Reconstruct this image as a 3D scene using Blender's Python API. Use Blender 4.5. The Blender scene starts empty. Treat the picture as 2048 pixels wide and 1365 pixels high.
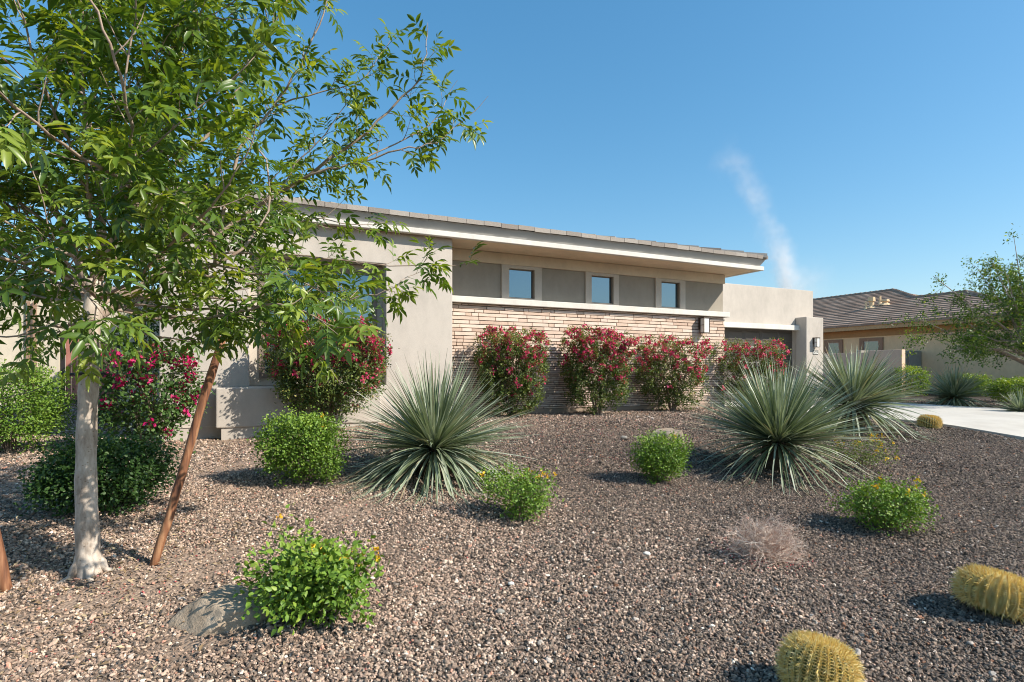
import bpy, bmesh, math, random
import numpy as np
from mathutils import Vector, Matrix, noise

R = math.radians
SC = bpy.context.scene
COL = SC.collection

# ------------------------------------------------------------------ camera
F = 1150.0                       # focal length in pixels of the 2048 wide photograph
EYE = 1.5
cam = bpy.data.objects.new('camera', bpy.data.cameras.new('camera'))
COL.objects.link(cam)
cam.location = (0, 0, EYE)
cam.rotation_euler = (R(90), 0, 0)
cam.data.sensor_width = 36
cam.data.lens = 36 * F / 2048
cam.data.shift_y = (745 - 682.5) / 2048
cam.data.clip_end = 3000
SC.camera = cam

# ------------------------------------------------------------------ light
SUN_AZ, SUN_EL = -19.0, 37.0     # direction towards the sun, degrees from +X in the ground plane
sd = Vector((math.cos(R(SUN_EL)) * math.cos(R(SUN_AZ)), math.cos(R(SUN_EL)) * math.sin(R(SUN_AZ)), math.sin(R(SUN_EL))))
sun = bpy.data.objects.new('sun', bpy.data.lights.new('sun', 'SUN'))
COL.objects.link(sun)
sun.rotation_euler = sd.to_track_quat('Z', 'Y').to_euler()
sun.data.energy = 4.9
sun.data.angle = R(0.5)
sun.data.color = (1.0, 0.925, 0.82)
W = bpy.data.worlds.new('World')
SC.world = W
W.use_nodes = True
nt = W.node_tree
sky = nt.nodes.new('ShaderNodeTexSky')
sky.sky_type = 'NISHITA'
sky.sun_disc = False
sky.sun_elevation = R(SUN_EL)
sky.sun_rotation = R(90 - SUN_AZ)
sky.altitude = 200
sky.air_density = 1.15
sky.dust_density = 0.9
sky.ozone_density = 4.0
hsv = nt.nodes.new('ShaderNodeHueSaturation')
hsv.inputs['Saturation'].default_value = 1.42
hsv.inputs['Hue'].default_value = .492
hsv.inputs['Value'].default_value = 1.22
gam = nt.nodes.new('ShaderNodeGamma')
gam.inputs['Gamma'].default_value = .74
nt.links.new(sky.outputs[0], gam.inputs['Color'])
nt.links.new(gam.outputs[0], hsv.inputs['Color'])
nt.links.new(hsv.outputs[0], nt.nodes['Background'].inputs[0])
nt.nodes['Background'].inputs[1].default_value = 0.15
SC.view_settings.view_transform = 'Standard'
SC.view_settings.look = 'None'
SC.view_settings.exposure = 0.57
SC.view_settings.gamma = 1
SC.render.engine = 'CYCLES'
SC.cycles.filter_width = 1.05
SC.cycles.max_bounces = 8
SC.cycles.transparent_max_bounces = 8
SC.cycles.volume_bounces = 2
SC.cycles.volume_max_steps = 128

# ------------------------------------------------------------------ frames
A = np.array([-1.035, 10.0])
U1 = np.array([0.9016, 0.4328])
U2 = np.array([-0.4328, 0.9016])
def xy(u, v):
    p = A + u * U1 + v * U2
    return float(p[0]), float(p[1])
def uv_of(x, y):
    d = np.array([x, y]) - A
    return float(d @ U1), float(d @ U2)
def H(u, v, z):                  # house frame to world; z is relative to the eye
    x, y = xy(u, v)
    return (x, y, z + EYE)
def on_plane(px, v):             # u coordinate on the plane v=const seen at pixel column px
    a = (px - 1024) / F
    Y = (9.459 + v) / (U2[1] + U2[0] * a)
    return uv_of(a * Y, Y)[0], Y
def PX(px, py, Y):
    return Vector(((px - 1024) / F * Y, Y, EYE + (745 - py) / F * Y))

VV = np.array([-14, -12, -9.5, -7, -6, -5, -4, -3, -2, -1, 0, 0.6, 3, 6, 12, 40])
VZ = np.array([-1.56, -1.55, -1.5, -1.41, -1.34, -1.25, -1.15, -1.04, -.95, -.875, -.835, -.83, -.83, -.80, -.80, -.9])
def sstep(a, b, x):
    t = np.clip((x - a) / (b - a), 0, 1)
    return t * t * (3 - 2 * t)
def gz_uv(u, v):
    u = np.asarray(u, float); v = np.asarray(v, float)
    z = np.interp(v, VV, VZ)
    near = sstep(-4.5, -1, v)
    z = z - .14 * sstep(-1.5, -4.0, u) * near * (1 - sstep(2, 5, v))
    z = z - .17 * sstep(6.5, 9.0, u) * sstep(-3.5, 0, v)
    return z
def gz(x, y):
    x = np.asarray(x, float); y = np.asarray(y, float)
    dx, dy = x - A[0], y - A[1]
    u = dx * U1[0] + dy * U1[1]; v = dx * U2[0] + dy * U2[1]
    z = gz_uv(u, v)
    w = 1 - sstep(-.8, -.1, v)
    z = z + w * (.018 * np.sin(x * 2.1 + 1.3 * y) * np.cos(y * 1.7 - .6 * x) + .010 * np.sin(4.7 * x - 2.0 * y + 1) )
    return z + EYE
def G(px, py):                   # the ground point under a pixel
    a = (px - 1024) / F; b = (745 - py) / F
    Y = 1.5
    while Y < 60:
        if EYE + b * Y <= float(gz(a * Y, Y)):
            break
        Y += .01
    return Vector((a * Y, Y, float(gz(a * Y, Y))))

# ------------------------------------------------------------------ materials
def new_mat(name):
    m = bpy.data.materials.new(name)
    m.use_nodes = True
    return m, m.node_tree, m.node_tree.nodes['Principled BSDF']
def N(t, kind, **kw):
    n = t.nodes.new(kind)
    for k, v in kw.items():
        if k.startswith('i_'):
            key = k[2:]
            n.inputs[int(key) if key.isdigit() else key.replace('_', ' ')].default_value = v
        else:
            setattr(n, k, v)
    return n
def ramp(t, stops, interp='LINEAR'):
    r = t.nodes.new('ShaderNodeValToRGB')
    r.color_ramp.interpolation = interp
    while len(r.color_ramp.elements) < len(stops):
        r.color_ramp.elements.new(.5)
    for e, (p, c) in zip(r.color_ramp.elements, stops):
        e.position = p
        e.color = (*c, 1) if len(c) == 3 else c
    return r
def coords(t, out='Object'):
    return t.nodes.new('ShaderNodeTexCoord').outputs[out]
def rough_mat(name, c1, c2, scale=3, rough=.9, bump=.3, bscale=60, bdist=.01, detail=6, spec=.2, c3=None):
    m, t, b = new_mat(name)
    co = coords(t)
    n = N(t, 'ShaderNodeTexNoise', i_Scale=scale, i_Detail=detail, i_Roughness=.6)
    t.links.new(co, n.inputs['Vector'])
    r = ramp(t, [(.3, c1), (.7, c2)] if c3 is None else [(.25, c1), (.5, c2), (.75, c3)])
    t.links.new(n.outputs['Fac'], r.inputs[0])
    t.links.new(r.outputs[0], b.inputs['Base Color'])
    b.inputs['Roughness'].default_value = rough
    b.inputs['Specular IOR Level'].default_value = spec
    n2 = N(t, 'ShaderNodeTexNoise', i_Scale=bscale, i_Detail=5, i_Roughness=.65)
    t.links.new(co, n2.inputs['Vector'])
    bp = N(t, 'ShaderNodeBump', i_Strength=bump, i_Distance=bdist)
    t.links.new(n2.outputs['Fac'], bp.inputs['Height'])
    t.links.new(bp.outputs[0], b.inputs['Normal'])
    return m
def tint_mat(name, stops, rough=.5, trans=0.0, tcol=None, spec=.4, bump=0, bscale=80, attr='tint', noise_mix=0, nscale=20):
    m, t, b = new_mat(name)
    at = N(t, 'ShaderNodeAttribute', attribute_name=attr)
    fac = at.outputs['Fac']
    if noise_mix:
        nn = N(t, 'ShaderNodeTexNoise', i_Scale=nscale, i_Detail=4)
        t.links.new(coords(t), nn.inputs['Vector'])
        mx = N(t, 'ShaderNodeMix', data_type='FLOAT'); mx.inputs[0].default_value = noise_mix
        t.links.new(fac, mx.inputs[2]); t.links.new(nn.outputs['Fac'], mx.inputs[3])
        fac = mx.outputs[0]
    r = ramp(t, stops)
    t.links.new(fac, r.inputs[0])
    t.links.new(r.outputs[0], b.inputs['Base Color'])
    b.inputs['Roughness'].default_value = rough
    b.inputs['Specular IOR Level'].default_value = spec
    if bump:
        n2 = N(t, 'ShaderNodeTexNoise', i_Scale=bscale, i_Detail=6, i_Roughness=.7)
        t.links.new(coords(t), n2.inputs['Vector'])
        bp = N(t, 'ShaderNodeBump', i_Strength=bump, i_Distance=.01)
        t.links.new(n2.outputs['Fac'], bp.inputs['Height'])
        t.links.new(bp.outputs[0], b.inputs['Normal'])
    if trans:
        tr = N(t, 'ShaderNodeBsdfTranslucent')
        mm = N(t, 'ShaderNodeMix', data_type='RGBA', blend_type='MULTIPLY'); mm.inputs[0].default_value = 1
        t.links.new(r.outputs[0], mm.inputs[6]); mm.inputs[7].default_value = (*(tcol or (1.6, 1.7, .6)), 1)
        t.links.new(mm.outputs[2], tr.inputs[0])
        ms = N(t, 'ShaderNodeMixShader'); ms.inputs[0].default_value = trans
        out = t.nodes['Material Output']
        t.links.new(b.outputs[0], ms.inputs[1]); t.links.new(tr.outputs[0], ms.inputs[2])
        t.links.new(ms.outputs[0], out.inputs[0])
    return m
def plain(name, c, rough=.5, metal=0, spec=.5):
    m, t, b = new_mat(name)
    b.inputs['Base Color'].default_value = (*c, 1)
    b.inputs['Roughness'].default_value = rough
    b.inputs['Metallic'].default_value = metal
    b.inputs['Specular IOR Level'].default_value = spec
    n = N(t, 'ShaderNodeTexNoise', i_Scale=9, i_Detail=5)
    t.links.new(coords(t), n.inputs['Vector'])
    mr = N(t, 'ShaderNodeMapRange', i_3=max(0, rough - .08), i_4=min(1, rough + .1))
    t.links.new(n.outputs['Fac'], mr.inputs[0]); t.links.new(mr.outputs[0], b.inputs['Roughness'])
    return m

M = {}
def stucco(name, c, var=.80, wear=None):
    m, t, b = new_mat(name)
    co = coords(t)
    n = N(t, 'ShaderNodeTexNoise', i_Scale=1.1, i_Detail=8, i_Roughness=.62)
    mp = N(t, 'ShaderNodeMapping'); mp.inputs['Scale'].default_value = (1, 1, .55)
    t.links.new(co, mp.inputs[0]); t.links.new(mp.outputs[0], n.inputs['Vector'])
    r = ramp(t, [(.30, tuple(x * var for x in c)), (.55, c), (.75, tuple(min(1, x * 1.06) for x in c))])
    n9 = N(t, 'ShaderNodeTexNoise', i_Scale=6.5, i_Detail=7, i_Roughness=.7)
    t.links.new(mp.outputs[0], n9.inputs['Vector'])
    m9 = N(t, 'ShaderNodeMix', data_type='FLOAT'); m9.inputs[0].default_value = .42
    t.links.new(n.outputs['Fac'], m9.inputs[2]); t.links.new(n9.outputs['Fac'], m9.inputs[3])
    t.links.new(m9.outputs[0], r.inputs[0])
    n3 = N(t, 'ShaderNodeTexNoise', i_Scale=260, i_Detail=2)
    t.links.new(co, n3.inputs['Vector'])
    r3 = ramp(t, [(.35, (.86, .86, .86)), (.6, (1, 1, 1))])
    t.links.new(n3.outputs['Fac'], r3.inputs[0])
    mx = N(t, 'ShaderNodeMix', data_type='RGBA', blend_type='MULTIPLY'); mx.inputs[0].default_value = 1
    t.links.new(r.outputs[0], mx.inputs[6]); t.links.new(r3.outputs[0], mx.inputs[7])
    t.links.new(mx.outputs[2], b.inputs['Base Color'])
    b.inputs['Roughness'].default_value = .92
    b.inputs['Specular IOR Level'].default_value = .15
    n2 = N(t, 'ShaderNodeTexNoise', i_Scale=120, i_Detail=6, i_Roughness=.7)
    t.links.new(co, n2.inputs['Vector'])
    bp = N(t, 'ShaderNodeBump', i_Strength=.45, i_Distance=.006)
    t.links.new(n2.outputs['Fac'], bp.inputs['Height'])
    t.links.new(bp.outputs[0], b.inputs['Normal'])
    return m
M['stucco'] = stucco('stucco_taupe', (.54, .485, .42))
M['stucco_dark'] = stucco('stucco_grey', (.37, .33, .27), .82)  # panel grey, lightened with bounce light painted into the eave shade
M['stucco_trim'] = stucco('stucco_cream', (.58, .52, .44))
M['ledge'] = stucco('ledge_white', (.72, .685, .62))
M['soffit'] = stucco('soffit_tan_bounce', (.84, .68, .49))  # tan lifted and warmed, bounce light under the eave put into its colour
M['frieze'] = stucco('stucco_frieze_bounce', (.70, .59, .45))  # cream made lighter to stand in for bounce light below the soffit
M['stem'] = stucco('stem_wall', (.36, .28, .21), .8)
M['fascia'] = rough_mat('fascia_paint', (.36, .35, .33), (.42, .41, .39), 2, .6, .15, 30)
M['mortar'] = rough_mat('mortar', (.05, .036, .026), (.09, .065, .048), 20, .95, .5, 120)
M['stone'] = tint_mat('ledgestone', [(0, (.46, .32, .25)), (.25, (.58, .44, .34)), (.55, (.65, .51, .41)), (.8, (.71, .58, .48)), (1, (.55, .44, .38))], .9, spec=.15, bump=.5, bscale=45, noise_mix=.25, nscale=14)
M['tile'] = tint_mat('roof_tile_edge', [(0, (.20, .17, .15)), (.5, (.33, .29, .25)), (1, (.46, .42, .37))], .9, spec=.15, bump=.8, bscale=130, noise_mix=.5, nscale=70)
M['ntile'] = tint_mat('roof_tile_brown', [(0, (.24, .165, .125)), (.5, (.32, .23, .175)), (1, (.40, .30, .235))], .9, spec=.15, bump=.6, bscale=60, noise_mix=.3, nscale=6)
M['frame'] = plain('window_frame_brown', (.20, .155, .12), .5)
M['dark_metal'] = plain('dark_metal', (.03, .026, .024), .45, .3)
M['bronze'] = plain('bronze_metal', (.10, .075, .06), .42, .5)
M['lamp_glass'] = plain('frosted_glass', (.78, .76, .70), .35)
M['door'] = rough_mat('garage_door_paint', (.085, .07, .058), (.10, .083, .07), 2, .5, .1, 40, .004, spec=.4)
M['nwall'] = stucco('stucco_neighbour', (.80, .59, .36))
M['nfascia'] = stucco('fascia_neighbour', (.52, .34, .18))
M['nfrieze'] = stucco('frieze_neighbour', (.42, .25, .12))
M['ntrim'] = stucco('trim_neighbour', (.34, .22, .15))
M['fence'] = stucco('stucco_fence', (.80, .56, .41))
M['cream'] = stucco('stucco_cream_wall', (.60, .53, .41))
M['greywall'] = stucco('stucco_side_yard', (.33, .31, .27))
def glass_mat(name, col, metal=.85, rough=.02):
    m, t, b = new_mat(name)
    b.inputs['Base Color'].default_value = (*col, 1)
    b.inputs['Metallic'].default_value = metal
    b.inputs['Roughness'].default_value = rough
    n = N(t, 'ShaderNodeTexNoise', i_Scale=1.3, i_Detail=1)
    t.links.new(coords(t), n.inputs['Vector'])
    bp = N(t, 'ShaderNodeBump', i_Strength=.04, i_Distance=.02)
    t.links.new(n.outputs['Fac'], bp.inputs['Height']); t.links.new(bp.outputs[0], b.inputs['Normal'])
    return m
M['glass'] = glass_mat('coated_glass', (.15, .225, .27))
M['nglass'] = glass_mat('dull_glass', (.20, .22, .21), .6, .15)

# concrete
def concrete():
    m, t, b = new_mat('concrete')
    co = coords(t)
    n = N(t, 'ShaderNodeTexNoise', i_Scale=.8, i_Detail=10, i_Roughness=.65)
    t.links.new(co, n.inputs['Vector'])
    r = ramp(t, [(.3, (.43, .395, .335)), (.5, (.52, .485, .42)), (.7, (.57, .535, .465))])
    t.links.new(n.outputs['Fac'], r.inputs[0]); t.links.new(r.outputs[0], b.inputs['Base Color'])
    b.inputs['Roughness'].default_value = .85
    n2 = N(t, 'ShaderNodeTexNoise', i_Scale=90, i_Detail=6)
    t.links.new(co, n2.inputs['Vector'])
    bp = N(t, 'ShaderNodeBump', i_Strength=.3, i_Distance=.004)
    t.links.new(n2.outputs['Fac'], bp.inputs['Height']); t.links.new(bp.outputs[0], b.inputs['Normal'])
    return m
M['concrete'] = concrete()

# bark, wood
def bark():
    m, t, b = new_mat('pale_bark')
    co = coords(t)
    mp = N(t, 'ShaderNodeMapping'); mp.inputs['Scale'].default_value = (14, 14, 5)
    t.links.new(co, mp.inputs[0])
    n = N(t, 'ShaderNodeTexNoise', i_Scale=1, i_Detail=8, i_Roughness=.65)
    t.links.new(mp.outputs[0], n.inputs['Vector'])
    r = ramp(t, [(.34, (.20, .15, .11)), (.47, (.40, .33, .265)), (.6, (.56, .485, .405))])
    t.links.new(n.outputs['Fac'], r.inputs[0])
    v = N(t, 'ShaderNodeTexVoronoi', i_Scale=1.3)
    mp2 = N(t, 'ShaderNodeMapping'); mp2.inputs['Scale'].default_value = (22, 22, 34)
    t.links.new(co, mp2.inputs[0]); t.links.new(mp2.outputs[0], v.inputs['Vector'])
    r2 = ramp(t, [(.06, (.45, .38, .3)), (.2, (1, 1, 1))])
    t.links.new(v.outputs['Distance'], r2.inputs[0])
    mx = N(t, 'ShaderNodeMix', data_type='RGBA', blend_type='MULTIPLY'); mx.inputs[0].default_value = .8
    t.links.new(r.outputs[0], mx.inputs[6]); t.links.new(r2.outputs[0], mx.inputs[7])
    t.links.new(mx.outputs[2], b.inputs['Base Color'])
    b.inputs['Roughness'].default_value = .85
    bp = N(t, 'ShaderNodeBump', i_Strength=.5, i_Distance=.01)
    t.links.new(n.outputs['Fac'], bp.inputs['Height']); t.links.new(bp.outputs[0], b.inputs['Normal'])
    return m
M['bark'] = bark()
M['branch'] = rough_mat('branch_bark', (.24, .17, .125), (.44, .35, .28), 8, .85, .3, 60)
M['stem_wood'] = rough_mat('woody_stem', (.16, .11, .08), (.30, .23, .17), 12, .9, .3, 90)
def stake_wood():
    m, t, b = new_mat('stake_wood')
    co = coords(t)
    mp = N(t, 'ShaderNodeMapping'); mp.inputs['Scale'].default_value = (30, 30, 2.0)
    t.links.new(co, mp.inputs[0])
    n = N(t, 'ShaderNodeTexNoise', i_Scale=1, i_Detail=8, i_Roughness=.6, i_Distortion=.6)
    t.links.new(mp.outputs[0], n.inputs['Vector'])
    r = ramp(t, [(.34, (.07, .026, .014)), (.5, (.22, .09, .04)), (.7, (.38, .20, .10))])
    t.links.new(n.outputs['Fac'], r.inputs[0]); t.links.new(r.outputs[0], b.inputs['Base Color'])
    b.inputs['Roughness'].default_value = .7
    bp = N(t, 'ShaderNodeBump', i_Strength=.6, i_Distance=.006)
    t.links.new(n.outputs['Fac'], bp.inputs['Height']); t.links.new(bp.outputs[0], b.inputs['Normal'])
    return m
M['stake'] = stake_wood()
M['gate_wood'] = rough_mat('gate_wood', (.30, .12, .09), (.40, .18, .14), 5, .7, .3, 40)
M['rubber'] = plain('black_rubber', (.012, .011, .011), .6)
M['wire'] = plain('galvanised_wire', (.12, .12, .12), .5, .5)

# leaves
M['ash_leaf'] = tint_mat('ash_leaf', [(0, (.035, .075, .012)), (.4, (.078, .145, .020)), (.75, (.15, .23, .030)), (1, (.28, .34, .055))], .36, .36, (1.9, 1.7, .5), .5)
M['boug_leaf'] = tint_mat('bougainvillea_leaf', [(0, (.035, .065, .015)), (.5, (.10, .145, .032)), (.85, (.25, .28, .07)), (1, (.40, .30, .10))], .5, .22)
M['boug_green'] = tint_mat('bougainvillea_green_leaf', [(0, (.03, .065, .014)), (.5, (.065, .13, .028)), (1, (.16, .24, .06))], .5, .2)
M['bract'] = tint_mat('crimson_bract', [(0, (.46, .02, .09)), (.6, (.74, .065, .18)), (1, (.88, .24, .34))], .6, .30, (1.2, .9, .9))
M['bract_pink'] = tint_mat('magenta_bract', [(0, (.45, .008, .10)), (.6, (.70, .015, .17)), (1, (.80, .07, .26))], .6, .35, (1.2, .9, 1.0))
M['lantana'] = tint_mat('lantana_leaf', [(0, (.06, .12, .014)), (.5, (.13, .235, .025)), (1, (.26, .35, .05))], .5, .18, (1.6, 1.6, .5))
M['lantana_dull'] = tint_mat('lantana_dull_leaf', [(0, (.06, .095, .02)), (.5, (.15, .20, .045)), (1, (.30, .31, .09))], .55, .22)
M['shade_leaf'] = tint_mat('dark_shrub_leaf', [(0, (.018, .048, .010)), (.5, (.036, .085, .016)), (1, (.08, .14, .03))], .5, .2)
M['hedge_leaf'] = tint_mat('hedge_leaf', [(0, (.05, .10, .012)), (.5, (.14, .22, .022)), (.85, (.30, .38, .04)), (1, (.42, .42, .06))], .45, .28)
M['yellow'] = tint_mat('yellow_petal', [(0, (.62, .30, .01)), (1, (.85, .62, .03))], .6, .25, (1, 1, .8))
M['dead'] = tint_mat('dead_twig', [(0, (.36, .20, .15)), (.5, (.58, .45, .36)), (1, (.76, .66, .56))], .9, spec=.1)
M['red_leaf'] = tint_mat('fallen_bract', [(0, (.22, .02, .03)), (.5, (.45, .06, .07)), (1, (.62, .22, .20))], .8, .2, (1, .8, .8))
M['blade'] = tint_mat('yucca_blade', [(0, (.11, .15, .07)), (.4, (.24, .29, .18)), (.8, (.44, .48, .37)), (.93, (.44, .43, .28)), (1, (.42, .30, .17))], .42, .10, (1.2, 1.3, .6), .5)
M['blade_core'] = rough_mat('yucca_trunk', (.06, .045, .03), (.14, .10, .07), 10, .95, .8, 60, .03)
M['cactus'] = rough_mat('cactus_skin', (.06, .085, .022), (.11, .13, .035), 6, .6, .2, 60)
M['spine'] = tint_mat('cactus_spine', [(0, (.66, .40, .10)), (.45, (.88, .70, .22)), (1, (.92, .85, .50))], .5, .15, (1.2, 1, .5))
M['felt'] = rough_mat('cactus_felt', (.55, .38, .10), (.72, .55, .20), 40, .9, .8, 150)
M['boulder'] = rough_mat('granite_boulder', (.30, .22, .15), (.42, .33, .24), 9, .95, .9, 70, .012, 10, .1, (.56, .46, .35))

# gravel ground
def ground_mat():
    m, t, b = new_mat('gravel_ground')
    co = coords(t)
    vo = N(t, 'ShaderNodeTexVoronoi', i_Scale=48)
    t.links.new(co, vo.inputs['Vector'])
    sep = N(t, 'ShaderNodeSeparateColor'); t.links.new(vo.outputs['Color'], sep.inputs[0])
    rd = ramp(t, [(0, (.02, .016, .013)), (.4, (.045, .035, .028)), (.7, (.08, .062, .05)), (.92, (.12, .096, .078)), (1, (.2, .17, .14))])  # both soil ramps darkened, painting in the shade between pebbles
    rl = ramp(t, [(0, (.05, .038, .028)), (.4, (.11, .08, .062)), (.7, (.18, .135, .105)), (.9, (.28, .22, .18)), (1, (.40, .35, .30))])
    t.links.new(sep.outputs[0], rd.inputs[0]); t.links.new(sep.outputs[0], rl.inputs[0])
    sx = N(t, 'ShaderNodeSeparateXYZ'); t.links.new(co, sx.inputs[0])
    n = N(t, 'ShaderNodeTexNoise', i_Scale=.9, i_Detail=4); t.links.new(co, n.inputs['Vector'])
    ma = N(t, 'ShaderNodeMath', operation='MULTIPLY_ADD'); t.links.new(n.outputs['Fac'], ma.inputs[0]); ma.inputs[1].default_value = 2.6
    t.links.new(sx.outputs['X'], ma.inputs[2])
    mr = N(t, 'ShaderNodeMapRange', i_1=-1.2, i_2=2.4, i_3=0, i_4=1); t.links.new(ma.outputs[0], mr.inputs[0])
    mx = N(t, 'ShaderNodeMix', data_type='RGBA'); t.links.new(mr.outputs[0], mx.inputs[0])
    t.links.new(rl.outputs[0], mx.inputs[6]); t.links.new(rd.outputs[0], mx.inputs[7])
    # sandy soil where the gravel is thin
    n4 = N(t, 'ShaderNodeTexNoise', i_Scale=38, i_Detail=6, i_Roughness=.75); t.links.new(co, n4.inputs['Vector'])
    rs = ramp(t, [(.3, (.20, .145, .105)), (.7, (.42, .31, .235))]); t.links.new(n4.outputs['Fac'], rs.inputs[0])
    at4 = N(t, 'ShaderNodeAttribute', attribute_name='thin')
    mm = N(t, 'ShaderNodeMath', operation='MULTIPLY'); t.links.new(at4.outputs['Fac'], mm.inputs[0]); mm.inputs[1].default_value = 1.1; mm.use_clamp = True
    mx2 = N(t, 'ShaderNodeMix', data_type='RGBA'); t.links.new(mm.outputs[0], mx2.inputs[0])
    t.links.new(mx.outputs[2], mx2.inputs[6]); t.links.new(rs.outputs[0], mx2.inputs[7])
    t.links.new(mx2.outputs[2], b.inputs['Base Color'])
    b.inputs['Roughness'].default_value = .95
    b.inputs['Specular IOR Level'].default_value = .1
    bp = N(t, 'ShaderNodeBump', i_Strength=.9, i_Distance=.012)
    bp.invert = True
    t.links.new(vo.outputs['Distance'], bp.inputs['Height']); t.links.new(bp.outputs[0], b.inputs['Normal'])
    return m
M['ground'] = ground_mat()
def pebble_mat():
    m, t, b = new_mat('pebble')
    at = N(t, 'ShaderNodeAttribute', attribute_name='pc', attribute_type='INSTANCER')
    n = N(t, 'ShaderNodeTexNoise', i_Scale=2.2, i_Detail=4); t.links.new(coords(t), n.inputs['Vector'])
    r = ramp(t, [(.3, (.72, .72, .72)), (.7, (1.15, 1.15, 1.15))]); t.links.new(n.outputs['Fac'], r.inputs[0])
    mx = N(t, 'ShaderNodeMix', data_type='RGBA', blend_type='MULTIPLY'); mx.inputs[0].default_value = 1
    t.links.new(at.outputs['Color'], mx.inputs[6]); t.links.new(r.outputs[0], mx.inputs[7])
    t.links.new(mx.outputs[2], b.inputs['Base Color'])
    b.inputs['Roughness'].default_value = .8
    b.inputs['Specular IOR Level'].default_value = .25
    return m
M['pebble'] = pebble_mat()

# ------------------------------------------------------------------ object helpers
def root_of(name, loc, label, cat, group=None, kind=None):
    o = bpy.data.objects.new(name, None)
    COL.objects.link(o)
    o.location = loc
    o.empty_display_size = .2
    tag(o, label, cat, group, kind)
    return o
def tag(o, label=None, cat=None, group=None, kind=None):
    if label: o['label'] = label
    if cat: o['category'] = cat
    if group: o['group'] = group
    if kind: o['kind'] = kind
    return o
def world_loc(o):
    v = Vector((0, 0, 0))
    while o is not None:
        v += o.location
        o = o.parent
    return v
def make(name, verts, faces, mat, parent=None, smooth=False, attrs=None, loc=None, label=None):
    """verts in world coordinates; the mesh is stored relative to its parent (or loc)."""
    V = np.asarray(verts, float).reshape(-1, 3)
    off = world_loc(parent) if parent is not None else Vector((0, 0, 0))
    V = V - np.array(off)
    if loc is not None:
        V = V - np.array(loc)
    me = bpy.data.meshes.new(name)
    if isinstance(faces, np.ndarray):
        nf, k = faces.shape
        me.vertices.add(len(V)); me.vertices.foreach_set('co', V.astype(np.float32).ravel())
        me.loops.add(nf * k); me.loops.foreach_set('vertex_index', faces.astype(np.int32).ravel())
        me.polygons.add(nf)
        me.polygons.foreach_set('loop_start', np.arange(0, nf * k, k, dtype=np.int32))
        me.polygons.foreach_set('loop_total', np.full(nf, k, dtype=np.int32))
        me.update(calc_edges=True)
    else:
        me.from_pydata([tuple(v) for v in V], [], faces)
        me.update()
    if attrs:
        for an, arr in attrs.items():
            at = me.attributes.new(an, 'FLOAT', 'POINT')
            at.data.foreach_set('value', np.asarray(arr, np.float32))
    if smooth:
        me.polygons.foreach_set('use_smooth', np.ones(len(me.polygons), bool))
    me.materials.append(mat)
    o = bpy.data.objects.new(name, me)
    COL.objects.link(o)
    if parent is not None: o.parent = parent
    if loc is not None: o.location = loc
    if label: o['label'] = label
    return o

class MB:                                   # collects solids
    def __init__(s): s.v = []; s.f = []; s.t = []
    def add(s, vs, fs, t=.5):
        n = len(s.v); s.v += [tuple(map(float, p)) for p in vs]; s.f += [tuple(i + n for i in f) for f in fs]; s.t += [t] * len(vs)
    def hex8(s, p, t=.5):                   # bottom 4 ccw, top 4 ccw
        s.add(p, [(3, 2, 1, 0), (4, 5, 6, 7), (0, 1, 5, 4), (1, 2, 6, 5), (2, 3, 7, 6), (3, 0, 4, 7)], t)
    def hbox(s, u0, u1, v0, v1, z0, z1, t=.5):
        s.hex8([H(u0, v0, z0), H(u1, v0, z0), H(u1, v1, z0), H(u0, v1, z0), H(u0, v0, z1), H(u1, v0, z1), H(u1, v1, z1), H(u0, v1, z1)], t)
    def tube(s, pts, rad, n=8, cap=True, t=.5, wob=0, rng=None):
        pts = [Vector(p) for p in pts]
        k = len(pts); ring = []
        up = Vector((0, 0, 1))
        d0 = (pts[1] - pts[0]).normalized()
        x = d0.orthogonal().normalized()
        base = len(s.v)
        for i, p in enumerate(pts):
            d = (pts[min(i + 1, k - 1)] - pts[max(i - 1, 0)]).normalized()
            x = (x - d * x.dot(d)).normalized()
            y = d.cross(x)
            r = rad[i] if hasattr(rad, '__len__') else rad
            for j in range(n):
                a = 2 * math.pi * j / n
                rr = r * (1 + (rng.uniform(-wob, wob) if wob else 0))
                s.v.append(tuple(p + (x * math.cos(a) + y * math.sin(a)) * rr)); s.t.append(t)
        for i in range(k - 1):
            for j in range(n):
                a = base + i * n + j; b = base + i * n + (j + 1) % n
                s.f.append((a, b, b + n, a + n))
        if cap:
            s.f.append(tuple(base + j for j in reversed(range(n))))
            s.f.append(tuple(base + (k - 1) * n + j for j in range(n)))
    def build(s, name, mat, parent=None, smooth=False, bevel=0, loc=None, label=None):
        o = make(name, s.v, s.f, mat, parent, smooth, {'tint': s.t}, loc, label)
        if bevel:
            b = o.modifiers.new('bevel', 'BEVEL'); b.width = bevel; b.segments = 2; b.limit_method = 'ANGLE'; b.angle_limit = R(40)
        return o

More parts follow.
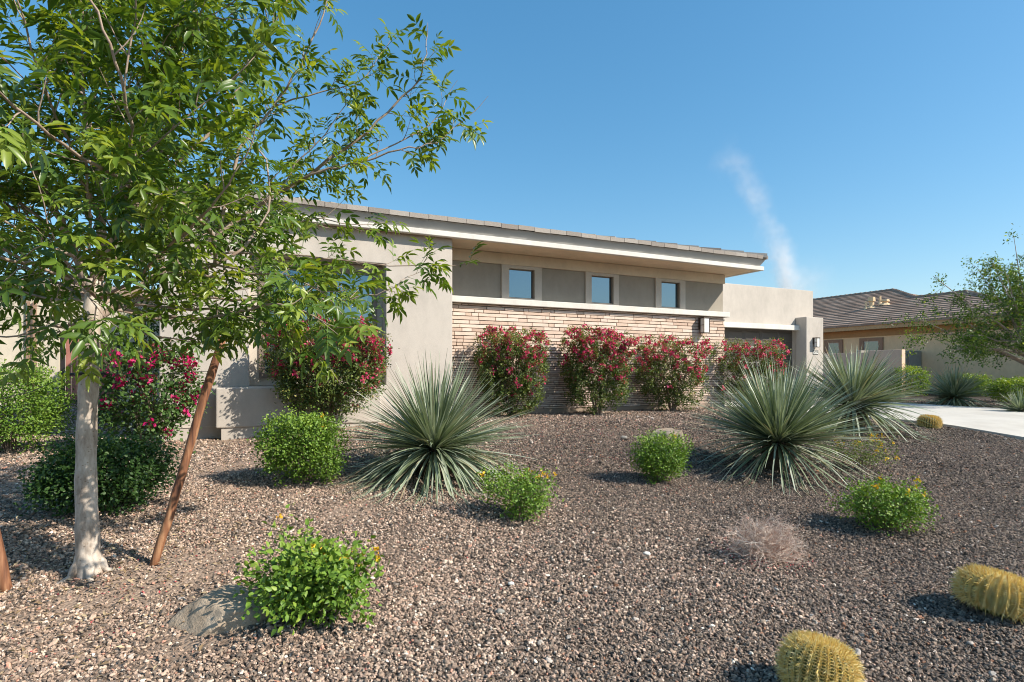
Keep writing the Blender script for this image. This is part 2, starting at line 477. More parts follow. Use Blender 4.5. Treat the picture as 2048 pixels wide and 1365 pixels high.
def wall_holes(u0, u1, z0, z1, v0, v1, holes):
    """A wall slab between v0 (front) and v1 with rectangular openings; one watertight mesh."""
    us = sorted({u0, u1, *[h[0] for h in holes], *[h[1] for h in holes]})
    zs = sorted({z0, z1, *[h[2] for h in holes], *[h[3] for h in holes]})
    def solid(i, j):
        if i < 0 or j < 0 or i >= len(us) - 1 or j >= len(zs) - 1: return False
        uc, zc = (us[i] + us[i + 1]) / 2, (zs[j] + zs[j + 1]) / 2
        return not any(h[0] < uc < h[1] and h[2] < zc < h[3] for h in holes)
    vid = {}; V = []; Fs = []
    def q(*ks):
        r = []
        for k in ks:
            if k not in vid:
                vid[k] = len(V); V.append(H(us[k[0]], (v0, v1)[k[2]], zs[k[1]]))
            r.append(vid[k])
        Fs.append(tuple(r))
    for i in range(len(us) - 1):
        for j in range(len(zs) - 1):
            if not solid(i, j): continue
            q((i, j, 0), (i + 1, j, 0), (i + 1, j + 1, 0), (i, j + 1, 0))
            q((i, j + 1, 1), (i + 1, j + 1, 1), (i + 1, j, 1), (i, j, 1))
            if not solid(i - 1, j): q((i, j, 1), (i, j, 0), (i, j + 1, 0), (i, j + 1, 1))
            if not solid(i + 1, j): q((i + 1, j, 0), (i + 1, j, 1), (i + 1, j + 1, 1), (i + 1, j + 1, 0))
            if not solid(i, j - 1): q((i, j, 1), (i + 1, j, 1), (i + 1, j, 0), (i, j, 0))
            if not solid(i, j + 1): q((i, j + 1, 0), (i + 1, j + 1, 0), (i + 1, j + 1, 1), (i, j + 1, 1))
    return V, Fs
def bev(o, w=.012):
    b = o.modifiers.new('bevel', 'BEVEL'); b.width = w; b.segments = 2; b.limit_method = 'ANGLE'; b.angle_limit = R(40)
    return o

# leaf scattering -----------------------------------------------------------
ASH = (np.array([[0, 0, 0], [.28, -.46, .07], [.30, 0, -.02], [.28, .46, .07], [.64, -.40, .02], [.66, 0, -.07], [.64, .40, .02], [1, 0, -.18]]),
       np.array([[0, 2, 1, 1], [0, 3, 2, 2], [1, 2, 5, 4], [2, 3, 6, 5], [4, 5, 7, 7], [5, 6, 7, 7]]))
DIA = (np.array([[0, 0, 0], [.45, -.5, .12], [1, 0, 0], [.45, .5, .12]]), np.array([[0, 2, 1], [0, 3, 2]]))
OVA = (np.array([[0, 0, 0], [.3, -.5, .10], [.35, 0, 0], [.3, .5, .10], [.72, -.34, .06], [.72, .34, .06], [1, 0, -.08]]),
       np.array([[0, 2, 1], [0, 3, 2], [1, 2, 4], [2, 3, 5], [2, 6, 4], [2, 5, 6]]))
def unit(a): return a / np.maximum(np.linalg.norm(a, axis=-1, keepdims=True), 1e-9)
def leaf_arrays(P, D, Nn, L, Wd, shape):
    T, Fc = shape
    D = unit(D); S = unit(np.cross(D, Nn)); Nn = np.cross(S, D)
    V = P[:, None, :] + D[:, None, :] * (T[None, :, 0:1] * L[:, None, None]) + S[:, None, :] * (T[None, :, 1:2] * Wd[:, None, None]) + Nn[:, None, :] * (T[None, :, 2:3] * L[:, None, None])
    n, k = len(P), len(T)
    Fa = (Fc[None] + (np.arange(n) * k)[:, None, None]).reshape(-1, Fc.shape[1])
    return V.reshape(-1, 3), Fa
def leaves_obj(name, P, D, Nn, L, Wd, tint, shape, mat, parent, smooth=False):
    V, Fa = leaf_arrays(P, D, Nn, L, Wd, shape)
    if Fa.shape[1] == 4:                 # degenerate quads to real triangles
        tri = Fa[:, 2] == Fa[:, 3]
        A3 = Fa[tri][:, :3]; Q = Fa[~tri]
        Fa = np.concatenate([A3, Q[:, [0, 1, 2]], Q[:, [0, 2, 3]]])
    return make(name, V, Fa, mat, parent, smooth, {'tint': np.repeat(tint, len(shape[0]))})
def rdir(rng, n):
    return unit(rng.normal(size=(n, 3)))

# ================================================================== SETTING
def grid_ground():
    xs = np.concatenate([[-600, -300, -150, -80, -45, -28, -20], np.arange(-14, 18.01, .16), np.linspace(19, 34, 16), [45, 80, 150, 300, 600]])
    ys = np.concatenate([[-600, -200, -60, -20, -6, -2], np.arange(0, 16.01, .16), np.linspace(17, 40, 24), [55, 90, 150, 300, 900]])
    X, Y = np.meshgrid(xs, ys)
    Z = gz(X, Y)
    # the slab of the driveway is poured a little into the ground
    V = np.stack([X, Y, Z], -1).reshape(-1, 3)
    nx, ny = len(xs), len(ys)
    i = (np.arange(ny - 1)[:, None] * nx + np.arange(nx - 1)[None]).ravel()
    Fa = np.stack([i, i + 1, i + 1 + nx, i + nx], -1)
    nz = np.sin(V[:, 0] * 1.9 + 1.2 * np.sin(V[:, 1] * 1.3)) * np.cos(V[:, 1] * 2.3 + .8 * V[:, 0]) + .5 * np.sin(5.1 * V[:, 0] - 3.3 * V[:, 1])
    thin = np.clip((nz - .12) * 1.3, 0, .82) * np.clip((-.3 - V[:, 0]) / 1.2, 0, 1)
    o = make('ground', V, Fa, M['ground'], smooth=True, attrs={'thin': thin})
    tag(o, kind='structure')
grid_ground()

DU0, DU1 = 8.95, 15.05
def slab(name, u0, u1, v0, v1, lift, mat, joints=(), nv=30):
    mb = MB()
    vs = np.linspace(v0, v1, nv)
    for a, b in zip(vs[:-1], vs[1:]):
        for (ua, ub) in ((u0, (u0 + u1) / 2 - .004), ((u0 + u1) / 2 + .004, u1)):
            za = float(gz_uv((u0 + u1) / 2, a)) + lift; zb = float(gz_uv((u0 + u1) / 2, b)) + lift
            g = .004 if any(abs(a - j) < abs(vs[1] - vs[0]) / 2 for j in joints) else 0
            p = [H(ua, a + g, za - .14), H(ub, a + g, za - .14), H(ub, b, zb - .14), H(ua, b, zb - .14),
                 H(ua, a + g, za), H(ub, a + g, za), H(ub, b, zb), H(ua, b, zb)]
            mb.add(p, [(4, 5, 6, 7), (0, 1, 5, 4), (3, 0, 4, 7), (1, 2, 6, 5), (2, 3, 7, 6)])
    return tag(mb.build(name, mat), kind='structure')
slab('driveway', DU0, DU1, -13, 4.1, .055, M['concrete'], joints=(-9, -5, -1, 3), nv=36)

# left path towards the gate
mb = MB()
pth = [G(60, 838), G(150, 838)]
mb.hbox(-9.6, -7.75, 4.2, 7.9, -1.1, -.735)
tag(mb.build('path', M['concrete'], bevel=.01), kind='structure')

# ================================================================== HOUSE
house = root_of('house', H(1.5, 4, -.83), 'taupe stucco single storey house with a stone clad front and low tiled roof', 'house')
SF = 2.322                     # soffit height
ST0, ST1 = 0.0, 7.07           # stone clad bay in u
WV = .70                       # its wall plane
wu1, _ = on_plane(772, 0); wu0, _ = on_plane(499, 0)
V, Fs = wall_holes(-4.37, 0.0, -1.25, SF, 0, .34, [(wu0, wu1, -.21, 1.79)])
bev(make('front_wall', V, Fs, M['stucco'], house), .014)
# high windows
wins = []
for (pa, pb) in ((1017, 1068), (1181.5, 1225.5), (1321, 1358.5)):
    wins.append((on_plane(pa, WV + .02)[0], on_plane(pb, WV + .02)[0]))
GZ0, GZ1 = 1.462, 2.035
V, Fs = wall_holes(ST0 + .002, ST1, 1.40, SF - .002, WV + .02, WV + .34, [(a, b, GZ0, GZ1) for a, b in wins])
make('clerestory_wall', V, Fs, M['stucco_dark'], house)
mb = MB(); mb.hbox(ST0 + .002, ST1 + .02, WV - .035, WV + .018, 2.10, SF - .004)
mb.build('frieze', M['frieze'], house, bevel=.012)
tr = [(1003, 1083), (1170.8, 1237), (1310.8, 1370)]
for (a, b), (pa, pb) in zip(wins, tr):
    ta, tb = on_plane(pa, WV)[0], on_plane(pb, WV)[0]
    w = MB()
    w.hbox(a + .002, b - .002, WV + .10, WV + .13, GZ0 + .002, GZ1 - .002)
    for x0, x1, y0, y1 in ((a, a + .018, GZ0, GZ1), (b - .018, b, GZ0, GZ1), (a + .018, b - .018, GZ0, GZ0 + .018), (a + .018, b - .018, GZ1 - .018, GZ1)):
        w.hbox(x0 + .001, x1 - .001, WV + .045, WV + .099, y0 + .001, y1 - .001)
    fr = w.build('window', M['frame'], house)
    t_ = MB()
    t_.hbox(ta, a, WV - .02, WV + .018, 1.422, 2.098); t_.hbox(b, tb, WV - .02, WV + .018, 1.422, 2.098)
    t_.hbox(a + .001, b - .001, WV - .019, WV + .017, GZ1, 2.097); t_.hbox(a + .001, b - .001, WV - .019, WV + .017, 1.423, GZ0)
    t_.build('window_trim', M['stucco_trim'], fr)
    g = MB(); g.hbox(a + .0185, b - .0185, WV + .062, WV + .070, GZ0 + .0185, GZ1 - .0185)
    g.build('pane', M['glass'], fr)
# ledge
mb = MB(); mb.hbox(ST0 + .002, ST1 + .07, WV - .13, WV + .10, 1.302, 1.42)
mb.build('ledge', M['ledge'], house, bevel=.010)
# masonry behind the stone
mb = MB(); mb.hbox(ST0 + .002, ST1 - .002, WV, WV + .34, -1.2, 1.30)
mb.build('backing_wall', M['mortar'], house)
mb = MB(); mb.hbox(ST0 + .003, ST1 + .004, WV - .03, WV - .002, -1.2, -.735)
mb.build('stem_wall', M['stem'], house)
# ledgestone
rs = random.Random(5)
mb = MB(); z = -.733
while z < 1.29:
    h = (.040 + .031 * float(sstep(-.2, .9, z))) * rs.uniform(.88, 1.12); h = min(h, 1.298 - z)
    if h < .02: break
    u = ST0 + .004 - rs.uniform(0, .2)
    while u < ST1:
        L = rs.choice([.12, .2, .3, .38, .46, .56]) * rs.uniform(.85, 1.15)
        a, b = max(u, ST0 + .004), min(u + L, ST1)
        if b - a > .03:
            d = rs.uniform(.030, .044)
            if a > ST0 + .01 or True:
                nseg = max(1, int((b - a) / .09))
                us = [a + .0065 + (b - a - .013) * i / nseg for i in range(nseg + 1)]
                base = len(mb.v); t = rs.random()
                zt, zb_ = z + h - .0052, z + .0052
                for i, uu in enumerate(us):
                    for (vv, zz) in ((WV + .001, zb_), (WV - d + rs.uniform(-.003, .003), zb_ + rs.uniform(0, .003)), (WV - d + rs.uniform(-.003, .003), zt - rs.uniform(0, .004)), (WV + .001, zt)):
                        mb.v.append(H(uu, vv, zz)); mb.t.append(t)
                for i in range(nseg):
                    k = base + i * 4
                    for (p, q) in ((0, 1), (1, 2), (2, 3)):
                        mb.f.append((k + p, k + 4 + p, k + 4 + q, k + q))
                mb.f.append((base + 3, base + 2, base + 1, base)); k = base + nseg * 4; mb.f.append((k, k + 1, k + 2, k + 3))
        u += L
    z += h
mb.build('stone_veneer', M['stone'], house)

# bay window on the left
mb = MB()
mb.hbox(wu0 + .002, wu1 - .002, .335, .345, -.21, 1.79)
for a, b, c, d in ((wu0 + .14, wu0 + .22, -.09, 1.70), (wu1 - .17, wu1 - .09, -.09, 1.70), (wu0 + .22, wu1 - .17, -.09, -.02), (wu0 + .22, wu1 - .17, 1.62, 1.70), ((wu0 + wu1) / 2 - .03, (wu0 + wu1) / 2 + .03, -.02, 1.62)):
    mb.hbox(a, b, .24, .30, c, d)
bw = mb.build('picture_window', M['frame'], house)
mb = MB(); mb.hbox(wu0 + .15, wu1 - .10, .266, .274, -.08, 1.69); mb.build('pane', M['glass'], bw)
mb = MB()
mb.hbox(wu0 + .002, wu0 + .14, .27, .33, -.205, 1.785); mb.hbox(wu1 - .09, wu1 - .002, .27, .33, -.205, 1.785)
mb.hbox(wu0 + .14, wu1 - .09, .271, .331, 1.70, 1.784); mb.hbox(wu0 + .14, wu1 - .09, .271, .331, -.204, -.09)
mb.build('window_trim', M['stucco_trim'], bw)
# projecting sill box
bu0, _ = on_plane(431.5, -.27)
mb = MB(); mb.hbox(bu0, -1.30, -.27, -.002, -.80, -.222)
sb = mb.build('sill_box', M['stucco'], house, bevel=.02)
mb = MB(); mb.hbox(bu0 + .07, -1.35, -.245, -.003, -1.3, -.802); mb.build('sill_base', M['stucco'], sb)
mb = MB(); mb.hbox(-4.36, -.002, .012, .03, -.79, -.802)
# weep groove line: lower stem strip set back is shown as a slim drip edge
mb = MB(); mb.hbox(-4.375, .001, -.012, -.001, -.80, -.785); mb.build('drip_edge', M['stucco_trim'], house)

# body walls that close the house
mb = MB()
mb.hbox(-4.37, -4.05, .342, 12, -1.2, SF)           # left side
mb.hbox(-4.04, 7.05, 11.7, 12, -1.2, SF)            # back
mb.hbox(6.77, 7.068, 1.045, 11.69, -1.2, SF - .003)   # right side
mb.build('side_wall', M['stucco'], house)
# garage
GV = 4.0
gb1 = on_plane(1589, GV + .3)[0]
V, Fs = wall_holes(7.075, 14.66, -1.35, 2.82, GV, GV + .38, [(8.35, 13.80, -1.30, 1.43)])
bev(make('garage_wall', V, Fs, M['stucco'], house), .015)
mb = MB()
mb.hbox(14.36, 14.655, GV + .385, 11, -1.3, 2.81); mb.hbox(7.075, 14.35, 10.7, 11, -1.3, 2.81)
mb.hbox(7.08, 14.35, GV + .385, 10.69, 2.55, 2.70)
mb.build('garage_side_wall', M['stucco'], house)
mb = MB(); mb.hbox(7.08, 13.86, GV - .16, GV - .002, 1.415, 1.575)
mb.build('lintel_band', M['ledge'], house, bevel=.01)
pv = GV - .42
pu0, pu1 = on_plane(1613, pv)[0], on_plane(1647, pv)[0]
mb = MB(); mb.hbox(pu0, pu1, pv, GV - .003, -1.35, 1.855)
mb.build('pillar', M['stucco'], house, bevel=.02)
# sectional door
dv = GV + .16
mb = MB()
ns, z0, z1 = 5, -1.06, 1.43
sh = (z1 - z0) / ns
for k in range(ns):
    mb.hbox(8.36, 13.79, dv, dv + .05, z0 + k * sh + .004, z0 + (k + 1) * sh - .004)
    for c in range(7):
        ua = 8.36 + .10 + c * .776; ub = ua + .676
        za, zb = z0 + k * sh + .09, z0 + (k + 1) * sh - .08
        mb.add([H(ua, dv - .001, za), H(ub, dv - .001, za), H(ub, dv - .001, zb), H(ua, dv - .001, zb),
                H(ua + .05, dv - .022, za + .05), H(ub - .05, dv - .022, za + .05), H(ub - .05, dv - .022, zb - .05), H(ua + .05, dv - .022, zb - .05)],
               [(0, 1, 5, 4), (1, 2, 6, 5), (2, 3, 7, 6), (3, 0, 4, 7), (4, 5, 6, 7)])
gd = mb.build('garage_door', M['door'], house)
mb = MB()
for k in range(1, ns): mb.hbox(8.37, 13.78, dv + .012, dv + .04, z0 + k * sh - .0035, z0 + k * sh + .0035)
mb.build('door_joint', M['dark_metal'], gd)
mb = MB(); mb.hbox(8.352, 13.798, dv + .06, dv + .1, -1.29, 1.428); mb.build('door_backing', M['dark_metal'], gd)

# eaves: soffit, lip, fascia, tiles
EU0, EU1, EV0, EV1 = -4.76, 7.42, -.17, 12.3
mb = MB()
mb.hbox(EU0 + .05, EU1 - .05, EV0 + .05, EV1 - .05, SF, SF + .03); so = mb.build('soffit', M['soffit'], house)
def rim(mb, o, i_, z0_, z1_, tv=.5):       # ring beam: o outset from the eave line, i_ inset
    a0, a1, b0, b1 = EU0 - o, EU1 + o, EV0 - o, EV1 + o
    c0, c1, d0, d1 = EU0 + i_, EU1 - i_, EV0 + i_, EV1 - i_
    for (p, q) in (((a0, b0), (a1, b0)), ((a1, b0), (a1, b1)), ((a1, b1), (a0, b1)), ((a0, b1), (a0, b0))):
        def inn(t): return (c0 if t[0] == a0 else c1, d0 if t[1] == b0 else d1)
        P, Q = inn(p), inn(q)
        mb.hex8([H(*p, z0_), H(*q, z0_), H(*Q, z0_), H(*P, z0_), H(*p, z1_), H(*q, z1_), H(*Q, z1_), H(*P, z1_)], tv)
mb = MB(); rim(mb, 0, .10, SF - .012, SF + .078); mb.build('eave_lip', M['ledge'], house, bevel=.008)
mb = MB()
a0, a1, b0, b1 = EU0, EU1, EV0, EV1
lo, hi = .075, -.02
def pt(t, off, z): return H((a0 + off) if t[0] == 0 else (a1 - off), (b0 + off) if t[1] == 0 else (b1 - off), z)
cs = [(0, 0), (1, 0), (1, 1), (0, 1)]
for p, q in zip(cs, cs[1:] + cs[:1]):
    mb.hex8([pt(p, lo, SF + .079), pt(q, lo, SF + .079), pt(q, lo + .03, SF + .079), pt(p, lo + .03, SF + .079),
             pt(p, hi, SF + .235), pt(q, hi, SF + .235), pt(q, hi + .13, SF + .235), pt(p, hi + .13, SF + .235)])
mb.build('fascia', M['fascia'], house)
# tiles, course by course on the four slopes
PIT = .27
RZ = SF + .243
rt = random.Random(8)
mb = MB()
half = (EV1 - EV0) / 2 + .06
ctr = ((EU0 + EU1) / 2, (EV0 + EV1) / 2)
ncr = 18; cw = half / ncr
for side in range(4):
    for k in range(ncr):
        s0, s1 = k * cw, (k + 1) * cw + .05
        zt0 = RZ + PIT * s0 + .070; zt1 = RZ + PIT * s1 + .020
        lenh = ((EU1 - EU0) if side % 2 == 0 else (EV1 - EV0)) / 2 + .06
        w0 = lenh - s0; w1 = lenh - min(s1, half)
        if w0 <= .1: continue
        nt_ = max(1, int(2 * w0 / .33))
        for i in range(nt_):
            xa = -w0 + 2 * w0 * i / nt_; xb = -w0 + 2 * w0 * (i + 1) / nt_
            xa1 = max(-w1, min(w1, xa)); xb1 = max(-w1, min(w1, xb))
            if xb1 - xa1 < .01 and k > 0: continue
            dz = rt.uniform(-.006, .006); t = rt.random()
            def T(x, s, z):
                if side == 0: return H(ctr[0] + x, EV0 - .06 + s, z)
                if side == 2: return H(ctr[0] - x, EV1 + .06 - s, z)
                if side == 1: return H(EU1 + .06 - s, ctr[1] + x, z)
                return H(EU0 - .06 + s, ctr[1] - x, z)
            g = .004
            mb.hex8([T(xa + g, s0, zt0 - .078 + dz), T(xb - g, s0, zt0 - .078 + dz), T(xb1 - g, s1, zt1 - .045), T(xa1 + g, s1, zt1 - .045),
                     T(xa + g, s0, zt0 + dz), T(xb - g, s0, zt0 + dz), T(xb1 - g, s1, zt1), T(xa1 + g, s1, zt1)], t)
rf = mb.build('roof', M['tile'], house)
mb = MB()
for (cu, cv, du, dv_) in ((EU1 + .06, EV0 - .06, -1, 1), (EU0 - .06, EV0 - .06, 1, 1), (EU1 + .06, EV1 + .06, -1, -1), (EU0 - .06, EV1 + .06, 1, -1)):
    s = .02
    while s < half - .2:
        e = s + .40
        za = RZ + PIT * s + .108; zb = RZ + PIT * e + .080
        wdt = .12
        pu, pvv = -dv_ * wdt / 1.414, du * wdt / 1.414
        def Q(ss, z, k): return H(cu + du * ss + k * pu, cv + dv_ * ss + k * pvv, z)
        t = rt.random()
        mb.hex8([Q(s, za - .10, -1), Q(s, za - .10, 1), Q(e, zb - .09, 1), Q(e, zb - .09, -1),
                 Q(s, za, -.75), Q(s, za, .75), Q(e, zb, .7), Q(e, zb, -.7)], t)
        s += .345
mb.build('hip_cap', M['tile'], rf)

# wall lamps ------------------------------------------------------------------
def wall_lamp(px, vp, z0, z1, label, w=.13, d=.16):
    u, _ = on_plane(px, vp)
    r = root_of('wall_lamp', H(u, vp, (z0 + z1) / 2), label, 'wall lamp', 'square frosted wall lamps')
    b = MB(); b.hbox(u - .09, u + .05, vp - .022, vp - .001, z0 + .10, z1); b.build('back_plate', M['bronze'], r)
    b = MB()
    b.hbox(u - w / 2 - .012, u + w / 2 + .012, vp - d - .01, vp - .024, z1 - .028, z1 - .004)
    b.hbox(u - w / 2 - .006, u + w / 2 + .006, vp - d - .004, vp - .03, z0 - .004, z0 + .012)
    for su in (-1, 1):
        for vv in (vp - d - .006, vp - .045):
            b.hbox(u + su * (w / 2 + .002) - .006, u + su * (w / 2 + .002) + .006, vv, vv + .012, z0 + .013, z1 - .029)
    b.hbox(u - w / 2 - .006, u - w / 2 + .004, vp - d + .005, vp - .05, (z0 + z1) / 2 - .005, (z0 + z1) / 2 + .005)
    b.build('lamp_frame', M['bronze'], r)
    b = MB(); b.hbox(u - w / 2 + .005, u + w / 2 - .005, vp - d + .003, vp - .05, z0 + .014, z1 - .030)
    b.build('lamp_glass', M['lamp_glass'], r, bevel=.006)
wall_lamp(1403, WV - .05, .90, 1.27, 'square frosted wall lamp on the stone clad wall just under the white ledge', .16, .17)
wall_lamp(1629, pv, .84, 1.17, 'square frosted wall lamp on the stucco pillar beside the garage door', .14, .15)
u_, _ = on_plane(1631, pv)
pl = root_of('house_number', H(u_, pv, .66), 'small dark framed house number plaque under the lamp on the garage pillar', 'sign')
b = MB(); b.hbox(u_ - .13, u_ + .13, pv - .012, pv - .001, .60, .74); b.build('plaque', M['dark_metal'], pl)
b = MB(); b.hbox(u_ - .115, u_ + .115, pv - .016, pv - .0125, .615, .725); b.build('plaque_face', M['lamp_glass'], pl)
cu = bpy.data.curves.new('digits', 'FONT'); cu.body = '5229'; cu.size = .105; cu.extrude = .0015; cu.align_x = 'CENTER'; cu.align_y = 'CENTER'
to = bpy.data.objects.new('digits_curve', cu); COL.objects.link(to)
dg = bpy.context.evaluated_depsgraph_get()
me = bpy.data.meshes.new_from_object(to.evaluated_get(dg)); bpy.data.objects.remove(to)
me.materials.clear(); me.materials.append(M['dark_metal'])
do = bpy.data.objects.new('digits', me); COL.objects.link(do); do.parent = pl
wv_ = Vector(H(u_, pv - .0185, .67)) - world_loc(pl)
do.location = wv_; do.rotation_euler = (R(90), 0, math.atan2(U1[1], U1[0]))

# ================================================================== NEIGHBOUR ON THE RIGHT
nb = root_of('neighbour_house', H(27.5, 10, -1.0), 'tan stucco neighbouring house with brown tiled hip roof beyond the driveway', 'house')
NU = 26.3
nw = []
for (pa, pb) in ((1653, 1683), (1724, 1763)):
    vals = []
    for p in (pa, pb):
        a = (p - 1024) / F
        v = (A[0] + NU * U1[0] - a * (A[1] + NU * U1[1])) / (a * U2[1] - U2[0])
        vals.append(v)
    nw.append((min(vals), max(vals)))
mb = MB(); mb.hbox(NU, NU + .3, 2.6, 25, -1.4, 2.20); mb.hbox(NU + .31, 42, 2.6, 2.9, -1.4, 2.2)
mb.build('wall', M['nwall'], nb)
mb = MB(); mb.hbox(NU - .05, NU - .002, 2.55, 25, 1.86, 2.195); mb.build('frieze', M['nfrieze'], nb)
for (a, b) in nw:
    zt, zb = 1.78, .35
    m_ = MB()
    for (p, q, r_, s_) in ((a - .10, a + .12, zb, zt), (b - .12, b + .10, zb, zt), (a + .12, b - .12, zt - .16, zt), (a + .12, b - .12, zb, zb + .16)):
        m_.hbox(NU - .07, NU - .003, p, q, r_, s_)
    w_ = m_.build('window', M['ntrim'], nb)
    m_ = MB(); m_.hbox(NU - .03, NU - .004, a + .125, b - .125, zb + .165, zt - .165); m_.build('pane', M['nglass'], w_)
    m_ = MB()
    for (p, q, r_, s_) in ((a + .122, a + .16, zb + .162, zt - .162), (b - .16, b - .122, zb + .162, zt - .162), (a + .16, b - .16, zt - .20, zt - .162)):
        m_.hbox(NU - .042, NU - .031, p, q, r_, s_)
    m_.build('sash', M['stucco_trim'], w_)
mb = MB(); mb.hbox(25.75, NU + .2, 2.1, 25, 2.201, 2.24); mb.hbox(25.70, 25.748, 2.05, 25, 2.19, 2.42)
mb.build('eave', M['nfascia'], nb)
# roof courses
mb = MB(); rn = random.Random(3)
up = [(2.05, 0), (7.25, 5.2), (9.76, 5.2), (12.76, 8.2), (25, 8.2)]
def vmin(s):      # the first v of the slope at distance s up from the eave
    if s <= 5.2: return 2.05 + s
    return 9.76 + (s - 5.2)
s = 0; cw = .42
while s < 8.2:
    e = min(s + cw, 8.2)
    v0_ = vmin(s); nseg = int((25 - v0_) / .66)
    for i in range(nseg):
        a = v0_ + (25 - v0_) * i / nseg; b = v0_ + (25 - v0_) * (i + 1) / nseg
        a2 = max(a, vmin(e)) ; b2 = max(b, a2 + .01)
        z0_ = 2.42 + .33 * s; z1_ = 2.42 + .33 * (e + .06); dz = rn.uniform(-.006, .006)
        mb.hex8([H(25.65 + s, a, z0_ - .03), H(25.65 + s, b - .006, z0_ - .03), H(25.65 + e, b2, z1_ - .03), H(25.65 + e, a2, z1_ - .03),
                 H(25.65 + s, a, z0_ + .086 + dz), H(25.65 + s, b - .006, z0_ + .086 + dz), H(25.65 + e, b2, z1_ + .01), H(25.65 + e, a2, z1_ + .01)], rn.random())
    s += cw
# far slopes so that it is a whole roof from the side
mb.add([H(33.9, 12.76, 5.12), H(33.9, 25, 5.12), H(42, 25, 2.45), H(42, 4.6, 2.45)], [(0, 3, 2, 1)])
mb.add([H(25.66, 2.05, 2.43), H(30.85, 7.25, 4.13), H(36, 2.05, 2.43)], [(0, 2, 1)])
mb.add([H(30.85, 7.25, 4.13), H(30.85, 9.76, 4.13), H(36, 9.76, 2.43), H(36, 2.05, 2.43)], [(0, 3, 2, 1)])
mb.add([H(30.85, 9.76, 4.13), H(33.9, 12.76, 5.12), H(42, 4.6, 2.45), H(36, 4.6, 2.45)], [(0, 3, 2, 1)])
nr = mb.build('roof', M['ntile'], nb)
mb = MB()
def caps(p, q):
    p = Vector(p); q = Vector(q); d = q - p; n = int(d.length / .34); d /= n
    sd_ = Vector((0, 0, 1)).cross(d).normalized() * .12
    for i in range(n):
        a = p + d * i; b = a + d * 1.12 - Vector((0, 0, .03))
        mb.hex8([a - sd_, a + sd_, b + sd_, b - sd_, a - sd_ * .7 + Vector((0, 0, .13)), a + sd_ * .7 + Vector((0, 0, .13)), b + sd_ * .7 + Vector((0, 0, .12)), b - sd_ * .7 + Vector((0, 0, .12))], rn.random())
caps(H(25.7, 2.1, 2.46), H(30.85, 7.25, 4.16)); caps(H(30.85, 7.25, 4.16), H(30.85, 9.76, 4.16))
caps(H(30.85, 9.76, 4.16), H(33.9, 12.76, 5.15)); caps(H(33.9, 12.76, 5.15), H(33.9, 25, 5.15))
mb.build('ridge_cap', M['ntile'], nr)
# roof vents
def roof_pt(px, py):
    a = (px - 1024) / F; b = (745 - py) / F
    best = None
    for i in range(0, 800):
        s = i * .01; u = 25.65 + s
        v = (A[0] + u * U1[0] - a * (A[1] + u * U1[1])) / (a * U2[1] - U2[0])
        Y = A[1] + u * U1[1] + v * U2[1]
        e = abs(2.46 + .33 * s - b * Y)
        if best is None or e < best[0]: best = (e, (u, v, 2.46 + .33 * s))
    return best[1]
for (px, py, h, w) in ((1732, 619, .55, .06), (1743, 616, .6, .13), (1760, 608, .55, .06), (1770, 610, .3, .15)):
    u, v, z_ = roof_pt(px, py)
    b = MB()
    b.tube([H(u, v, z_ - .1), H(u, v, z_ + h * .8)], w, 10)
    b.tube([H(u, v, z_ - .04), H(u, v, z_ + .10)], [w * 2.4, w * 1.1], 10)
    if w > .1: b.tube([H(u, v, z_ + h * .6), H(u, v, z_ + h)], [w * 1.5, w * 1.35], 10)
    b.build('roof_vent', M['nwall'], nb)

# garden walls on the right
r_ = root_of('garden_wall', H(21.8, 8, -1), 'low pinkish tan stucco garden wall across the driveway with a sunlit end', 'wall')
mb = MB(); mb.hbox(21.6, 21.85, 5.1, 6.55, -1.35, .95); mb.hbox(21.602, 21.848, 6.552, 14, -1.35, .875)
mb.build('wall_body', M['fence'], r_, bevel=.015)
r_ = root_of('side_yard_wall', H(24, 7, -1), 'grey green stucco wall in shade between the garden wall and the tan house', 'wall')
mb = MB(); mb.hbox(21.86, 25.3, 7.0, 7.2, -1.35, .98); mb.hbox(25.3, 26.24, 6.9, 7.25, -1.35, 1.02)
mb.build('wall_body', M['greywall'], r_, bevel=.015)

# ================================================================== LEFT BACKGROUND
r_ = root_of('courtyard_wall', H(-8, 8, -.8), 'cream stucco wall on the left with a wooden gate set into it', 'wall')
gu0, _ = on_plane(119, 8.0); gu1, _ = on_plane(240, 8.0)
V, Fs = wall_holes(-16, -4.0, -1.3, 1.75, 8.0, 8.3, [(gu0, gu1, -1.2, .92)])
bev(make('wall_body', V, Fs, M['cream'], r_), .015)
mb = MB()
for px in (56, 69):
    u, _ = on_plane(px, 7.95); mb.hbox(u - .03, u + .03, 7.93, 7.998, -.9, 1.7)
mb.build('post', M['ntrim'], r_)
g_ = root_of('gate', H((gu0 + gu1) / 2, 8, -.73), 'reddish brown wooden gate with black metal frame behind the young tree', 'gate')
mb = MB(); nb_ = 9
for i in range(nb_):
    w = (gu1 - gu0 - .2) / nb_
    mb.hbox(gu0 + .10 + i * w + .004, gu0 + .10 + (i + 1) * w - .004, 8.08, 8.105, -.68, .84)
mb.build('boards', M['gate_wood'], g_)
mb = MB()
mb.hbox(gu0 + .01, gu0 + .09, 8.05, 8.11, -.74, .90); mb.hbox(gu1 - .09, gu1 - .01, 8.05, 8.11, -.74, .90)
mb.hbox(gu0 + .09, gu1 - .09, 8.051, 8.109, .845, .899); mb.hbox(gu0 + .09, gu1 - .09, 8.051, 8.109, -.739, -.685)
mb.build('metal_frame', M['dark_metal'], g_)
mb = MB(); 
for z_ in (-.5, .55):
    mb = MB(); mb.hbox(gu0 - .015, gu0 + .06, 8.03, 8.049, z_, z_ + .07)
    mb.build('hinge', M['dark_metal'], g_)
